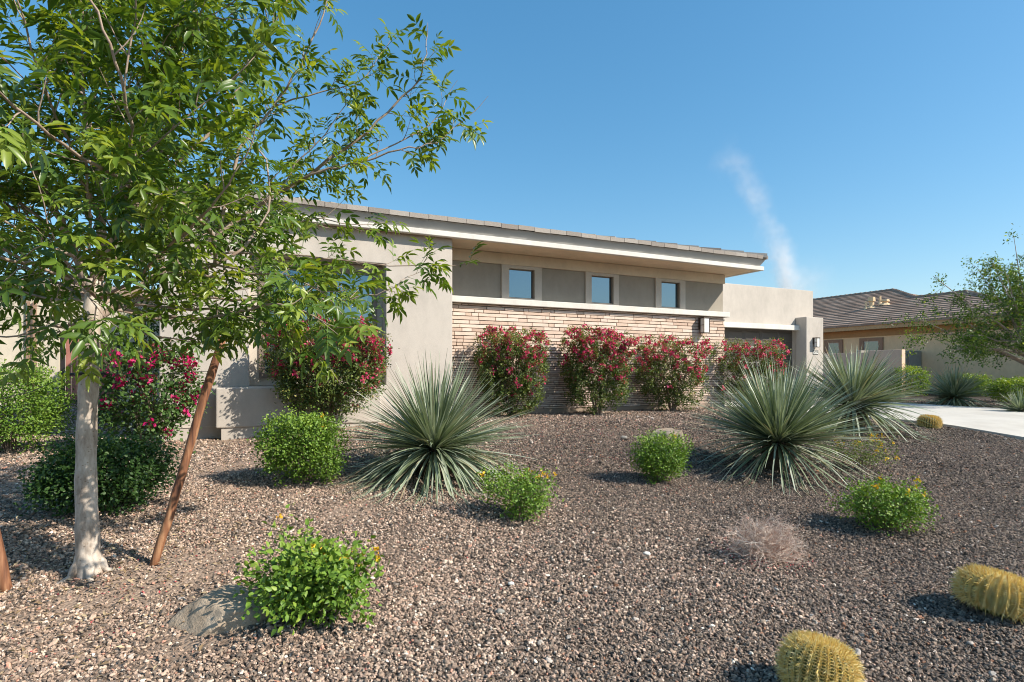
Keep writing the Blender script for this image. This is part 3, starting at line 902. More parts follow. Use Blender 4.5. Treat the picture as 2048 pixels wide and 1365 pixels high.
lh = root_of('left_neighbour_house', H(-9, 17, -.8), 'cream stucco house seen through the leaves far behind the gate', 'house')
mb = MB(); mb.hbox(-24, -6, 15, 26, -1.2, 2.7); mb.build('wall', M['cream'], lh)
mb = MB()
a_, b_, c_, d_ = (-24.5, 14.5), (-5.5, 14.5), (-5.5, 26.5), (-24.5, 26.5)
rc = ((-18, 20.5), (-12, 20.5))
mb.hex8([H(*a_, 2.71), H(*b_, 2.71), H(*c_, 2.71), H(*d_, 2.71), H(*a_, 2.9), H(*b_, 2.9), H(*c_, 2.9), H(*d_, 2.9)])
mb.add([H(*a_, 2.901), H(*b_, 2.901), H(*c_, 2.901), H(*d_, 2.901), H(*rc[0], 3.9), H(*rc[1], 3.9)], [(0, 1, 5, 4), (1, 2, 5), (2, 3, 4, 5), (3, 0, 4)])
mb.build('roof', M['ntile'], lh)

# ================================================================== GRAVEL (stuff)
rng = np.random.default_rng(11)
def gravel():
    zones = [(1.9, 4.0, 6800), (4.0, 6.5, 4900), (6.5, 9.5, 2200), (9.5, 14.0, 1300), (14.0, 21, 450)]
    Ps, Sc = [], []
    for (y0, y1, dens) in zones:
        x0, x1 = -1.02 * y1 - .6, .98 * y1 + .6
        n = int((x1 - x0) * (y1 - y0) * dens)
        x = rng.uniform(x0, x1, n); y = rng.uniform(y0, y1, n)
        keep = (np.abs(x + .02 * y) < .96 * y + .6)
        x, y = x[keep], y[keep]
        s = np.full(len(x), .0065 + .0010 * max(0, (y0 - 4)) ** .8)
        Ps.append(np.stack([x, y], -1)); Sc.append(s)
    P = np.concatenate(Ps); s = np.concatenate(Sc)
    d = P - A; u = d @ U1; v = d @ U2
    keep = ~((u > DU0 - .01) & (u < DU1 + .01))
    keep &= ~((u > -4.4) & (u < .02) & (v > -.02)) & ~((u >= 0) & (u < 7.1) & (v > .66)) & ~((u > 7) & (v > 3.9) & (u < 15)) & ~((u < -4.3) & (v > 7.9))
    keep &= ~((u > -9.65) & (u < -7.7) & (v > 4.15)) & ~((u > bu0) & (u < -1.3) & (v > -.26))
    keep &= ~((u > 21.5))
    # thin, sandy patches on the left
    nz = np.sin(P[:, 0] * 1.9 + 1.2 * np.sin(P[:, 1] * 1.3)) * np.cos(P[:, 1] * 2.3 + .8 * P[:, 0]) + .5 * np.sin(5.1 * P[:, 0] - 3.3 * P[:, 1])
    thin = np.clip((nz - .12) * 1.3, 0, .82) * np.clip((-.3 - P[:, 0]) / 1.2, 0, 1)
    keep &= rng.random(len(P)) > thin
    P, s, u, v = P[keep], s[keep], u[keep], v[keep]
    n = len(P)
    s = s * rng.lognormal(0, .26, n)
    big = rng.random(n) < .0015
    s[big] *= rng.uniform(1.3, 2.0, big.sum())
    z = gz(P[:, 0], P[:, 1]) + s * rng.uniform(-.1, 1.05, n)
    # colours
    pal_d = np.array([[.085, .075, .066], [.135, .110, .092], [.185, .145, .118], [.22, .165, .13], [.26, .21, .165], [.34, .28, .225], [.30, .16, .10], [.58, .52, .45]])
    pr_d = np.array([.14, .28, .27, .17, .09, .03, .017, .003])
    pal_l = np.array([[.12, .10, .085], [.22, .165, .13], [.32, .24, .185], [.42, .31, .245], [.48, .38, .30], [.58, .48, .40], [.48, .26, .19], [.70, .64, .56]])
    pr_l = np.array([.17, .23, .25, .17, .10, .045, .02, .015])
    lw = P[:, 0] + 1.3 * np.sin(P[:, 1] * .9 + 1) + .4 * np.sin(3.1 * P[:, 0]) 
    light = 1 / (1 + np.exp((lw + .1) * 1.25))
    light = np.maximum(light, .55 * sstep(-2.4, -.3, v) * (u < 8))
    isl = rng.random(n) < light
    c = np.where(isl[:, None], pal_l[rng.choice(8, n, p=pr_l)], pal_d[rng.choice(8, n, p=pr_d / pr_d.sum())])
    c = c * rng.uniform(.85, 1.35, (n, 1)) * np.array([[1.04, 1.0, .95]])
    c[big] = np.where(rng.random((big.sum(), 1)) < .45, c[big] * 1.0, np.array([[.48, .42, .36]]))
    me = bpy.data.meshes.new('gravel')
    me.vertices.add(n); me.vertices.foreach_set('co', np.stack([P[:, 0], P[:, 1], z], -1).astype(np.float32).ravel())
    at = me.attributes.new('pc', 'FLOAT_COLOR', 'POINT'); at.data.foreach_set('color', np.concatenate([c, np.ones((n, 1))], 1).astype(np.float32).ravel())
    at = me.attributes.new('ps', 'FLOAT_VECTOR', 'POINT')
    sc = s[:, None] * np.stack([rng.uniform(1.0, 1.5, n), rng.uniform(.75, 1.1, n), rng.uniform(.5, .85, n)], -1)
    at.data.foreach_set('vector', sc.astype(np.float32).ravel())
    at = me.attributes.new('pr', 'FLOAT_VECTOR', 'POINT')
    ro = np.stack([rng.normal(0, .55, n), rng.normal(0, .55, n), rng.uniform(0, 6.28, n)], -1)
    at.data.foreach_set('vector', ro.astype(np.float32).ravel())
    o = bpy.data.objects.new('gravel', me); COL.objects.link(o)
    tag(o, 'dark brown and pink crushed gravel covering the front yard', 'gravel', kind='stuff')
    ng = bpy.data.node_groups.new('gravel_nodes', 'GeometryNodeTree')
    ng.interface.new_socket('Geometry', in_out='INPUT', socket_type='NodeSocketGeometry')
    ng.interface.new_socket('Geometry', in_out='OUTPUT', socket_type='NodeSocketGeometry')
    a = ng.nodes.new('NodeGroupInput'); z_ = ng.nodes.new('NodeGroupOutput')
    ico = ng.nodes.new('GeometryNodeMeshIcoSphere'); ico.inputs['Radius'].default_value = 1; ico.inputs['Subdivisions'].default_value = 2
    sp = ng.nodes.new('GeometryNodeSetPosition')
    pos = ng.nodes.new('GeometryNodeInputPosition')
    nz_ = ng.nodes.new('ShaderNodeTexVoronoi'); nz_.inputs['Scale'].default_value = .9
    sub = ng.nodes.new('ShaderNodeVectorMath'); sub.operation = 'SUBTRACT'; sub.inputs[1].default_value = (.5, .5, .5)
    scl = ng.nodes.new('ShaderNodeVectorMath'); scl.operation = 'SCALE'; scl.inputs['Scale'].default_value = .55
    ng.links.new(pos.outputs[0], nz_.inputs['Vector']); ng.links.new(nz_.outputs['Color'], sub.inputs[0]); ng.links.new(sub.outputs[0], scl.inputs[0])
    ng.links.new(ico.outputs[0], sp.inputs['Geometry']); ng.links.new(scl.outputs[0], sp.inputs['Offset'])
    sm = ng.nodes.new('GeometryNodeSetMaterial'); sm.inputs['Material'].default_value = M['pebble']
    ng.links.new(sp.outputs[0], sm.inputs[0])
    mp = ng.nodes.new('GeometryNodeMeshToPoints')
    ng.links.new(a.outputs[0], mp.inputs['Mesh'])
    ip = ng.nodes.new('GeometryNodeInstanceOnPoints')
    ng.links.new(mp.outputs[0], ip.inputs['Points']); ng.links.new(sm.outputs[0], ip.inputs['Instance'])
    for nm, sock in (('ps', 'Scale'), ('pr', 'Rotation')):
        na = ng.nodes.new('GeometryNodeInputNamedAttribute'); na.data_type = 'FLOAT_VECTOR'; na.inputs[0].default_value = nm
        ng.links.new(na.outputs[0], ip.inputs[sock])
    ng.links.new(ip.outputs[0], z_.inputs[0])
    md = o.modifiers.new('gravel', 'NODES'); md.node_group = ng
    print('pebbles', n)
gravel()

# fallen bracts
def litter(spots, n_total, name, label, mat, size, seed):
    rg = np.random.default_rng(seed)
    P = []
    for (px, py, r, k) in spots:
        c = G(px, py)
        q = rg.normal(0, r, (k, 2)); P.append(np.stack([c.x + q[:, 0], c.y + q[:, 1]], -1))
    P = np.concatenate(P); n = len(P)
    z = gz(P[:, 0], P[:, 1]) + rg.uniform(.008, .018, n)
    D = rdir(rg, n); D[:, 2] *= .4; Nn = rdir(rg, n); Nn[:, 2] = np.abs(Nn[:, 2]) + 1
    L = rg.uniform(*size, n)
    o = leaves_obj(name, np.stack([P[:, 0], P[:, 1], z], -1), D, Nn, L, L * .75, rg.random(n), DIA, mat, None)
    tag(o, label, 'petals', kind='stuff')
litter([(300, 1150, .35, 70), (250, 1190, .12, 35), (160, 1260, .25, 30), (360, 1050, .25, 60), (340, 1000, .3, 40), (560, 890, .5, 260), (620, 1000, .6, 60), (520, 960, .4, 60),
        (1180, 850, .9, 900), (1330, 850, .8, 700), (1010, 870, .8, 600), (1200, 900, .9, 500), (1050, 1020, .25, 60), (800, 1000, .5, 40), (1520, 1122, .13, 170), (1490, 1105, .12, 110), (1570, 1118, .1, 50), (1780, 1050, .10, 50),
        (1700, 900, .15, 60), (1330, 975, .12, 40), (1600, 1150, .7, 22), (1000, 1200, .6, 22), (700, 1200, .4, 20), (1900, 1000, .8, 25), (100, 1310, .3, 20), (690, 880, .4, 120), (760, 860, .4, 120)],
       0, 'fallen_petals', 'faded pink and red bougainvillea bracts scattered over the gravel', M['red_leaf'], (.008, .017), 4)

def dry_leaves():
    rg = np.random.default_rng(15); P = []
    for (px, py, r, k) in ((180, 1160, .55, 420), (60, 1180, .5, 220), (330, 1080, .5, 200), (240, 930, .8, 320), (470, 900, .7, 220), (120, 1300, .6, 160), (560, 1050, .7, 120), (900, 900, 1.0, 120), (1150, 860, 1.2, 160)):
        c = G(px, py); q = rg.normal(0, r, (k, 2)); P.append(np.stack([c.x + q[:, 0], c.y + q[:, 1]], -1))
    P = np.concatenate(P); n = len(P); z = gz(P[:, 0], P[:, 1]) + rg.uniform(.010, .020, n)
    D = rdir(rg, n); D[:, 2] *= .3; Nn = rdir(rg, n); Nn[:, 2] = np.abs(Nn[:, 2]) + 1
    L = rg.uniform(.018, .05, n)
    m = tint_mat('dry_leaf', [(0, (.16, .10, .05)), (.5, (.36, .26, .15)), (1, (.55, .44, .28))], .85, .1)
    tag(leaves_obj('leaf_litter', np.stack([P[:, 0], P[:, 1], z], -1), D, Nn, L, L * .33, rg.random(n), DIA, m, None), 'dry tan leaves lying on the gravel mostly under the young tree', 'leaf litter', kind='stuff')
dry_leaves()

# ================================================================== PLANTS
def shrub(name, base, rx, ry, h, label, cat, group=None, n_leaf=4000, leaf=(.025, .04), wr=.6, clumps=220, sigma=.045, box=2.6, low=.12,
          mat='lantana', fl=None, n_fl=0, flsize=.014, stems=9, stem_r=.009, seed=0, shape=OVA, hole=.0, flare=.0, upper_fl=.2, lean=(0, 0), irr=.12, flat_top=False, stemcol='stem_wood', fpc=8, shoots=0, skip=.5, inner=.55, fo=.012):
    """An individual shrub: woody stems fan out from the base and carry clumps of small leaves."""
    rg = np.random.default_rng(seed)
    base = Vector(base)
    root = root_of(name, base, label, cat, group)
    B = np.array(base)
    cz = h * (.5 + low / 2); hz = h * (.5 - low / 2)
    # clump centres near the surface of a rounded box
    C = []
    while len(C) < clumps:
        d = rdir(rg, 1)[0]; shoot = shoots and rg.random() < shoots and d[2] > -.2
        k = (abs(d[0]) ** box + abs(d[1]) ** box + abs(d[2]) ** box) ** (-1 / box)
        r = k * (rg.uniform(1.0, 1.22) if shoot else rg.uniform(inner, 1.0) ** .6) * (1 + irr * math.sin(5 * d[0] + seed) * math.cos(4 * d[1] + 3 * d[2] + seed))
        p = d * r
        w = 1.0 - flare * (1 - (p[2] + 1) / 2)          # narrower below
        q = np.array([p[0] * rx * w + lean[0] * (p[2] + 1), p[1] * ry * w + lean[1] * (p[2] + 1), cz + p[2] * hz])
        if hole and noise.noise(Vector((q[0] * 3.5 + seed, q[1] * 3.5, q[2] * 3.5))) < -.5 + hole: continue
        if p[2] < -.6 and rg.random() < skip: continue
        C.append(q)
    C = np.array(C)
    per = max(1, n_leaf // clumps)
    P = np.repeat(C, per, 0) + rg.normal(0, sigma, (len(C) * per, 3))
    P[:, 2] = np.maximum(P[:, 2], .02)
    n = len(P)
    out = unit(P - np.array([0, 0, h * .25]))
    D = unit(out * .7 + rdir(rg, n) * .9); Nn = unit(out * .6 + rdir(rg, n) * .8 + np.array([.25, 0, .55]))
    L = rg.uniform(*leaf, n)
    tint = np.clip(rg.normal(.42, .2, n) + .25 * np.repeat(rg.random(len(C)), per) - .1 + .18 * (P[:, 2] / h > .82), 0, 1)
    leaves_obj('foliage', P + B, D, Nn, L, L * wr, tint, shape, M[mat], root)
    sb_ = MB(); rr = random.Random(seed)
    idx = rg.choice(len(C), min(len(C), stems * 5), replace=False)
    mains = []
    for i in range(stems):
        a = 6.283 * i / stems + rr.uniform(-.4, .4); rad = rr.uniform(.3, .85)
        tip = Vector((math.cos(a) * rx * rad * .8, math.sin(a) * ry * rad * .8, h * rr.uniform(.55, .9)))
        p0 = Vector((math.cos(a) * .03, math.sin(a) * .03, -.03)); p1 = tip * .4 + Vector((rr.uniform(-.03, .03), rr.uniform(-.03, .03), 0)); p1.z = h * .3
        pts = [base + p0, base + p1, base + (p1 + tip) / 2 + Vector((rr.uniform(-.03, .03), rr.uniform(-.03, .03), .02)), base + tip]
        mains.append(pts)
        sb_.tube(pts, [stem_r, stem_r * .75, stem_r * .5, stem_r * .3], 5, rng=rr)
    for j in idx:
        c = Vector(C[j]) + base
        pts = min(mains, key=lambda ps: (ps[2] - c).length)
        s_ = pts[1].lerp(pts[2], rr.random())
        mid = s_.lerp(c, .5) + Vector((rr.uniform(-.03, .03), rr.uniform(-.03, .03), rr.uniform(-.02, .03)))
        sb_.tube([s_, mid, c], [stem_r * .35, stem_r * .25, stem_r * .15], 4, cap=False)
    sb_.build('stems', M[stemcol], root)
    if fl and n_fl:
        order = C[:, 2] / h + rg.normal(0, .25, len(C)) * (1 if upper_fl < .5 else .5) + .25 * (C[:, 0] / max(rx, .01))
        outr = np.linalg.norm(C / np.array([rx, ry, h]), axis=1)
        pick = np.argsort(-(order * upper_fl + (1 - upper_fl) * (rg.random(len(C)) + .4 * outr)))[:n_fl]
        Cf = C[pick] + unit(C[pick] - np.array([0, 0, h * .4])) * fo
        k = fpc
        Cf = Cf[np.argsort(np.linalg.norm(Cf + B - np.array([0, 0, EYE]), axis=1))]
        def cluster(nm, cc):
            Pf = np.repeat(cc, k, 0) + rg.normal(0, flsize * .8, (len(cc) * k, 3)); nf = len(Pf)
            Df = rdir(rg, nf); Nf = rdir(rg, nf); Lf = rg.uniform(.8, 1.3, nf) * flsize * 1.9
            return leaves_obj(nm, Pf + B, Df, Nf, Lf, Lf * .85, np.clip(rg.normal(rg.uniform(.3, .7), .22, nf), 0, 1), DIA, M[fl], root)
        for i in range(min(100, len(Cf))): cluster('flower', Cf[i:i + 1])
        if len(Cf) > 100: cluster('flowers', Cf[100:])['kind'] = 'stuff'
    return root

def wb(px, v, dz=0):              # a point at the foot of the wall at pixel column px, on line v
    a = (px - 1024) / F
    u, Y = on_plane(px, v)
    x, y = xy(u, v)
    return Vector((x, y, float(gz(x, y)) + dz))
BG = 'crimson bougainvilleas along the stone wall'
def boug(px, v, wpx, htop, label, seed, nl=20000, fl=125, rx_k=1.06, flare=.20, hole=.10, upper=.35, ry=None, clumps=800, group=BG):
    b = wb(px, v); Y = b.y
    rx = wpx / 2 / F * Y * rx_k
    top = EYE + (745 - htop) / F * Y
    return shrub('bougainvillea', b, rx, ry or rx * .62, top - b.z, label, 'shrub', group, nl, (.026, .042), .68, clumps, .036, 4.6, .06, 'boug_leaf', 'bract', fl, .025, 13, .013, seed, OVA, hole, flare, upper, irr=.05, fpc=15, skip=.1, inner=.2, shoots=0)
boug(1025, .12, 150, 660, 'rounded crimson bougainvillea behind the grey green yucca, leftmost against the stone wall', 21, flare=.30)
boug(1196, -.05, 150, 658, 'tall crimson bougainvillea with the reddest top and dark bare stems, second along the stone wall', 22, fl=190, upper=.5, flare=.26)
boug(1345, .08, 150, 674, 'open twiggy crimson bougainvillea left of the stone wall lamp', 23, hole=.20, nl=15000, flare=.32, rx_k=1.14)
boug(1497, .35, 158, 680, 'crimson bougainvillea in front of the dark garage door', 24, hole=.16, nl=15000, fl=110, rx_k=1.08, ry=.45, flare=.25)
shrub('bougainvillea', wb(655, -.70), .97, .55, 1.66, 'large ball shaped crimson bougainvillea covering the picture window', 'shrub', None, 26000, (.026, .044), .68, 1050, .05, 2.9, .14,
      'boug_leaf', 'bract', 230, .025, 15, .014, 31, OVA, .03, .28, .30, irr=.06, fpc=15, inner=.3)
# loose magenta bougainvillea at the left corner of the house
bl = wb(292, -.75)
shrub('bougainvillea', bl, .68, .42, 1.30, 'loose magenta bougainvillea at the left corner of the house', 'shrub', None, 5600, (.036, .06), .75, 330, .07, 2.4, .08,
      'boug_green', 'bract_pink', 75, .030, 12, .010, 33, OVA, .16, .2, .25, irr=.25, fpc=12)
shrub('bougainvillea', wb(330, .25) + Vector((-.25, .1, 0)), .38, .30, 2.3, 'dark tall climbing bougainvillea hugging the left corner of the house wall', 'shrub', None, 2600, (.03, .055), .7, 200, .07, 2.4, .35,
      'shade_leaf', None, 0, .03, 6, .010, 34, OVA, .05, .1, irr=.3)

LG = 'low lantanas in the gravel'
def low(px, py, wpx, hpx, label, seed, **kw):
    b = G(px, py); Y = b.y
    rx = wpx / 2 / F * Y; h = hpx / F * Y
    args = dict(inner=.25, n_leaf=3600, leaf=(.022, .038), wr=.7, clumps=300, sigma=.035, box=2.5, low=.05, mat='lantana', fl='yellow', n_fl=5, flsize=.013, upper_fl=.6, fo=.03, stems=10, stem_r=.006, seed=seed, irr=.15, shoots=.08)
    args.update(kw)
    return shrub('lantana', b, rx, args.pop('ry', rx * .85), h, label, 'shrub', LG, **args)
low(606, 966, 150, 132, 'boxy clipped green lantana in front of the ball shaped bougainvillea', 41, mat='lantana', n_leaf=14000, leaf=(.018, .031), clumps=800, n_fl=2, box=4.2, shoots=.03, irr=.08)
low(1322, 965, 112, 92, 'small bright green lantana directly in front of the flat topped boulder', 42, n_leaf=7500, leaf=(.016, .028), clumps=480, n_fl=2, flare=.25)
low(1036, 1038, 138, 92, 'sparse lantana with orange flowers right below the leftmost yucca', 43, n_leaf=3800, leaf=(.018, .030), clumps=260, n_fl=6, hole=.2, irr=.3, flare=.2)
low(628, 1240, 214, 142, 'leafy bright green lantana with yellow flowers, nearest to the camera', 44, n_leaf=4600, leaf=(.024, .046), wr=.62, clumps=420, sigma=.042, n_fl=11, irr=.5, hole=.20, box=2.2, shoots=.14, flsize=.010, flare=.15, stems=14)
low(1776, 1058, 160, 86, 'bright green lantana with reddish base between the dead shrub and the driveway', 45, n_leaf=6000, leaf=(.016, .028), clumps=420, n_fl=7, irr=.25, hole=.14, flare=.15)
low(1722, 938, 125, 66, 'sparse orange flowered lantana tucked behind the middle yucca', 46, n_leaf=1600, leaf=(.016, .026), clumps=120, n_fl=22, mat='lantana_dull', irr=.35, hole=.2, fpc=7)
b = G(208, 1020)
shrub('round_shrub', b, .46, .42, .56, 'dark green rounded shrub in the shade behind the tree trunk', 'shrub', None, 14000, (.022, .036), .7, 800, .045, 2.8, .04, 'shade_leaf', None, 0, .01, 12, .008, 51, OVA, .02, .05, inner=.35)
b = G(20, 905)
shrub('round_shrub', b, .62, .5, 1.05, 'light green bushy shrub at the left edge of the picture', 'shrub', None, 15000, (.024, .042), .55, 850, .05, 3.6, .05, 'lantana', None, 0, .01, 12, .010, 52, OVA, .03, .05, inner=.35, irr=.08)

# dead twiggy shrub
def dead_shrub(px, py):
    b = G(px, py); root = root_of('dead_shrub', b, 'dry leafless pale twiggy shrub in the open gravel', 'shrub')
    rr = random.Random(77); mb = MB()
    def grow(p, d, L, r, lv):
        pts = [p]; q = p.copy()
        for i in range(3):
            d = (d + Vector((rr.gauss(0, .25), rr.gauss(0, .25), rr.gauss(0, .2)))).normalized()
            q = q + d * L / 3; q.z = max(q.z, b.z + .01)
            pts.append(q.copy())
        mb.tube(pts, [r, r * .85, r * .7, r * .5], 3 if lv > 1 else 4, cap=False, t=rr.random())
        if lv < 4:
            for _ in range(rr.choice([2, 3, 3])):
                i = rr.choice([1, 2, 3])
                grow(pts[i].copy(), (d + Vector((rr.gauss(0, .6), rr.gauss(0, .6), rr.gauss(0, .5)))).normalized(), L * rr.uniform(.55, .85), r * .62, lv + 1)
    for k in range(62):
        a = rr.uniform(0, 6.28); e = rr.uniform(.15, 1.3)
        grow(b + Vector((math.cos(a) * .02, math.sin(a) * .02, 0)), Vector((math.cos(a) * math.cos(e), math.sin(a) * math.cos(e), math.sin(e))), rr.uniform(.13, .19), .0046, 0)
    mb.build('twigs', M['dead'], root)
dead_shrub(1532, 1118)

# yuccas -----------------------------------------------------------------------
def yucca(px, py, rad_px, label, seed, n=560, cz=.22, lean=(0, 0), wid=.015, droop=.35, group='spiky grey green yuccas in the gravel', low_frac=.3):
    b = G(px, py); Y = b.y
    Rr = rad_px / F * Y
    root = root_of('yucca', b, label, 'yucca', group)
    rg = np.random.default_rng(seed)
    c = np.array(b) + np.array([0, 0, cz * Rr])
    az = rg.uniform(0, 2 * np.pi, n)
    el = np.where(rg.random(n) < low_frac, rg.uniform(R(-18), R(20), n), np.arcsin(rg.uniform(np.sin(R(10)), np.sin(R(86)), n)))
    d = np.stack([np.cos(az) * np.cos(el) + lean[0] * .5, np.sin(az) * np.cos(el) + lean[1] * .5, np.sin(el)], -1); d = unit(d)
    L = Rr * rg.uniform(.80, 1.06, n) * (1 - .10 * np.maximum(0, np.sin(el)))
    side = unit(np.cross(d, np.array([0, 0, 1.0])) + rg.normal(0, .25, (n, 3))); side = unit(side - d * (side * d).sum(1, keepdims=True))
    nrm = np.cross(side, d)
    K = 9
    ts = np.linspace(0.03, 1, K)
    dr = droop * (.15 + .9 * np.cos(el) ** 2) * rg.uniform(.2, 1.2, n)
    dr = np.where(el < R(12), dr * 1.9, dr * .55)
    V = []; T = []
    kink = rg.random(n) < .12
    for k, t in enumerate(ts):
        p = c + d * (L * t)[:, None]
        p[:, 2] -= dr * L * t ** 2.2
        p[:, :2] += (rg.normal(0, .004, (n, 2)) * t)
        gzz = gz(p[:, 0], p[:, 1]) + .012
        p[:, 2] = np.maximum(p[:, 2], gzz)
        w = wid * (.95 if k == 0 else min(1, .9 + .1 * t)) * (1 - max(0, (t - .25) / .75) ** 1.5) * (Rr / 1.0) ** .3
        w = max(w, .0012)
        V.append(np.stack([p - side * w, p - nrm * w * .35, p + side * w], 1))
        T.append(np.clip(rg.normal(0, .0, n) + t * .12, 0, 1))
    V = np.stack(V, 1)                       # n,K,3,3
    base = rg.uniform(0, .80, n)
    dead_ = rg.random(n) < np.where(el < .1, .14, .03)
    base[dead_] = .95
    tt = base[:, None] + np.where(ts > .86, (ts - .86) / .14 * .45, 0)[None, :]
    tint = np.repeat(np.clip(tt, 0, 1)[:, :, None], 3, 2).reshape(-1)
    ii = []
    for k in range(K - 1):
        o0 = k * 3
        ii += [[o0, o0 + 1, o0 + 4, o0 + 3], [o0 + 1, o0 + 2, o0 + 5, o0 + 4]]
    Fa = (np.array(ii)[None] + (np.arange(n) * K * 3)[:, None, None]).reshape(-1, 4)
    make('blades', V.reshape(-1, 3), Fa, M['blade'], root, False, {'tint': tint})
    mb = MB(); rr = random.Random(seed)
    z1 = cz * Rr
    mb.tube([b + Vector((0, 0, -.05)), b + Vector((0, 0, z1 * .5)), b + Vector((0, 0, z1)), b + Vector((0, 0, z1 + .10 * Rr))], [.13 * Rr, .15 * Rr, .12 * Rr, .03 * Rr], 12, wob=.15, rng=rr)
    mb.build('trunk', M['blade_core'], root)
    return root
yucca(868, 950, 222, 'grey green yucca at the corner of the stone wall, nearest to the tall stucco pier', 61, n=900, cz=.22, droop=.30, low_frac=.40, wid=.0125)
yucca(1556, 938, 208, 'largest grey green yucca, in the middle of the gravel in front of the garage pillar', 62, n=860, cz=.24, droop=.25, low_frac=.13, lean=(.03, 0), wid=.0125)
yucca(1706, 858, 152, 'green yucca leaning towards the driveway beside the small barrel cactus', 63, n=560, cz=.30, droop=.34, lean=(.22, 0), low_frac=.25, wid=.019)
yucca(1908, 812, 80, 'dark green yucca on the far side of the driveway', 64, n=420, cz=.2, droop=.3, wid=.022)
yucca(2040, 828, 52, 'small greyish yucca at the right edge beside the driveway', 65, n=240, cz=.1, droop=.25, wid=.022)

# hedges across the driveway -----------------------------------------------------
HG = 'clipped hedges across the driveway'
def hedge(px, py, wpx, hpx, label, seed, ry=.7):
    b = G(px, py); Y = b.y
    return shrub('hedge', b, wpx / 2 / F * Y, ry, hpx / F * Y, label, 'hedge', HG, 6000, (.045, .075), .6, 520, .06, 5.0, .02, 'hedge_leaf', None, 0, .01, 8, .015, seed, DIA, 0, .05, irr=.03)
hedge(1817, 792, 66, 56, 'clipped yellow green hedge block at the end of the tan garden wall', 71)
hedge(1932, 792, 76, 40, 'clipped hedge block directly behind the yucca across the driveway', 72)
hedge(2005, 784, 84, 36, 'clipped hedge furthest back under the right hand tree', 73)
hedge(2034, 806, 78, 45, 'clipped hedge block at the right edge behind the small greyish yucca', 74)

# barrel cacti --------------------------------------------------------------------
def barrel(px, py, r_, hgt, label, seed, tilt=(0, 0), ribs=27, ns=9):
    b = G(px, py)
    root = root_of('barrel_cactus', b, label, 'cactus', 'golden barrel cacti')
    rot = Matrix.Rotation(tilt[0], 3, 'X') @ Matrix.Rotation(tilt[1], 3, 'Y')
    rr = random.Random(seed)
    def surf(th, ph, extra=0):         # th rib angle, ph -pi/2..pi/2
        rib = 1 + .055 * math.cos(ribs * th) * math.cos(ph) ** .5 if math.cos(ph) > 0 else 1
        cr = max(math.cos(ph), 0) ** .72
        x = r_ * cr * rib; zz = hgt / 2 * math.sin(ph) * (1 - .10 * math.exp(-((math.pi / 2 - ph) / .3) ** 2))
        return rot @ Vector((x * math.cos(th), x * math.sin(th), zz)) + b + Vector((0, 0, hgt * .42))
    nt_, npz = ribs * 6, 28
    V = []; Fs = []
    for i in range(npz + 1):
        ph = -math.pi / 2 + math.pi * i / npz
        for j in range(nt_): V.append(surf(2 * math.pi * j / nt_, ph))
    for i in range(npz):
        for j in range(nt_):
            a = i * nt_ + j; c = i * nt_ + (j + 1) % nt_
            Fs.append((a, c, c + nt_, a + nt_))
    make('body', V, Fs, M['cactus'], root, True)
    cen = b + Vector((0, 0, hgt * .42))
    sp = MB()
    def spine(p, d, L, w, t):
        d = d.normalized(); x = d.orthogonal().normalized() * w; y = d.cross(x)
        bend = Vector((0, 0, -.12 * L))
        m_ = p + d * L * .55; e = p + d * L + bend
        k = len(sp.v)
        sp.v += [tuple(p + x), tuple(p - x * .5 + y * .87), tuple(p - x * .5 - y * .87), tuple(m_ + x * .7), tuple(m_ - x * .35 + y * .6), tuple(m_ - x * .35 - y * .6), tuple(e)]
        sp.t += [t] * 7
        sp.f += [(k, k + 1, k + 4, k + 3), (k + 1, k + 2, k + 5, k + 4), (k + 2, k, k + 3, k + 5), (k + 3, k + 4, k + 6), (k + 4, k + 5, k + 6), (k + 5, k + 3, k + 6)]
    for i in range(ribs):
        th = 2 * math.pi * i / ribs
        for k in range(23):
            ph = R(-38) + (R(84) + R(38)) * k / 22
            p = surf(th, ph); n = (p - cen); n = Vector((n.x / r_ ** 2, n.y / r_ ** 2, n.z / (hgt / 2) ** 2)).normalized()
            tang = Vector((-math.sin(th), math.cos(th), 0)); tang = rot @ tang
            up_ = n.cross(tang)
            dn = 1 if ph < R(60) else .8
            for q in range(ns + 2):
                if q < 3: d = n * 1.0 + tang * rr.uniform(-.25, .25) + up_ * rr.uniform(-.5, .6); L = r_ * rr.uniform(.20, .34)
                else:
                    a = 6.283 * q / (ns - 1); d = n * rr.uniform(.25, .55) + tang * math.cos(a) + up_ * math.sin(a); L = r_ * rr.uniform(.16, .28)
                spine(p + n * .002, d, L * dn, .0019 * (r_ / .2) + (.0005 if q < 3 else 0), rr.random())
    for k in range(1500):               # woolly crown
        th = rr.uniform(0, 6.283); ph = R(90) - abs(rr.gauss(0, R(12)))
        p = surf(th, ph); n = (p - cen).normalized()
        spine(p, n + Vector((rr.gauss(0, .35), rr.gauss(0, .35), 0)), r_ * rr.uniform(.05, .12), .0015 * (r_ / .2), rr.uniform(.4, 1))
    sp.build('spines', M['spine'], root)
    mb = MB()
    pts = [surf(2 * math.pi * j / 24, R(74)) for j in range(24)] ; top = surf(0, R(90))
    k = 0
    mb.add(pts + [top + rot @ Vector((0, 0, .012))], [(j, (j + 1) % 24, 24) for j in range(24)])
    mb.build('crown_felt', M['felt'], root, True)
barrel(1637, 1388, .138, .255, 'golden barrel cactus cut off by the bottom edge of the picture', 81, (-.12, .22))
barrel(1998, 1226, .182, .24, 'golden barrel cactus at the right edge of the picture', 82, (-.05, .26))
barrel(1859, 856, .165, .25, 'small golden barrel cactus beside the driveway edge', 83, (0, .1), ns=7)

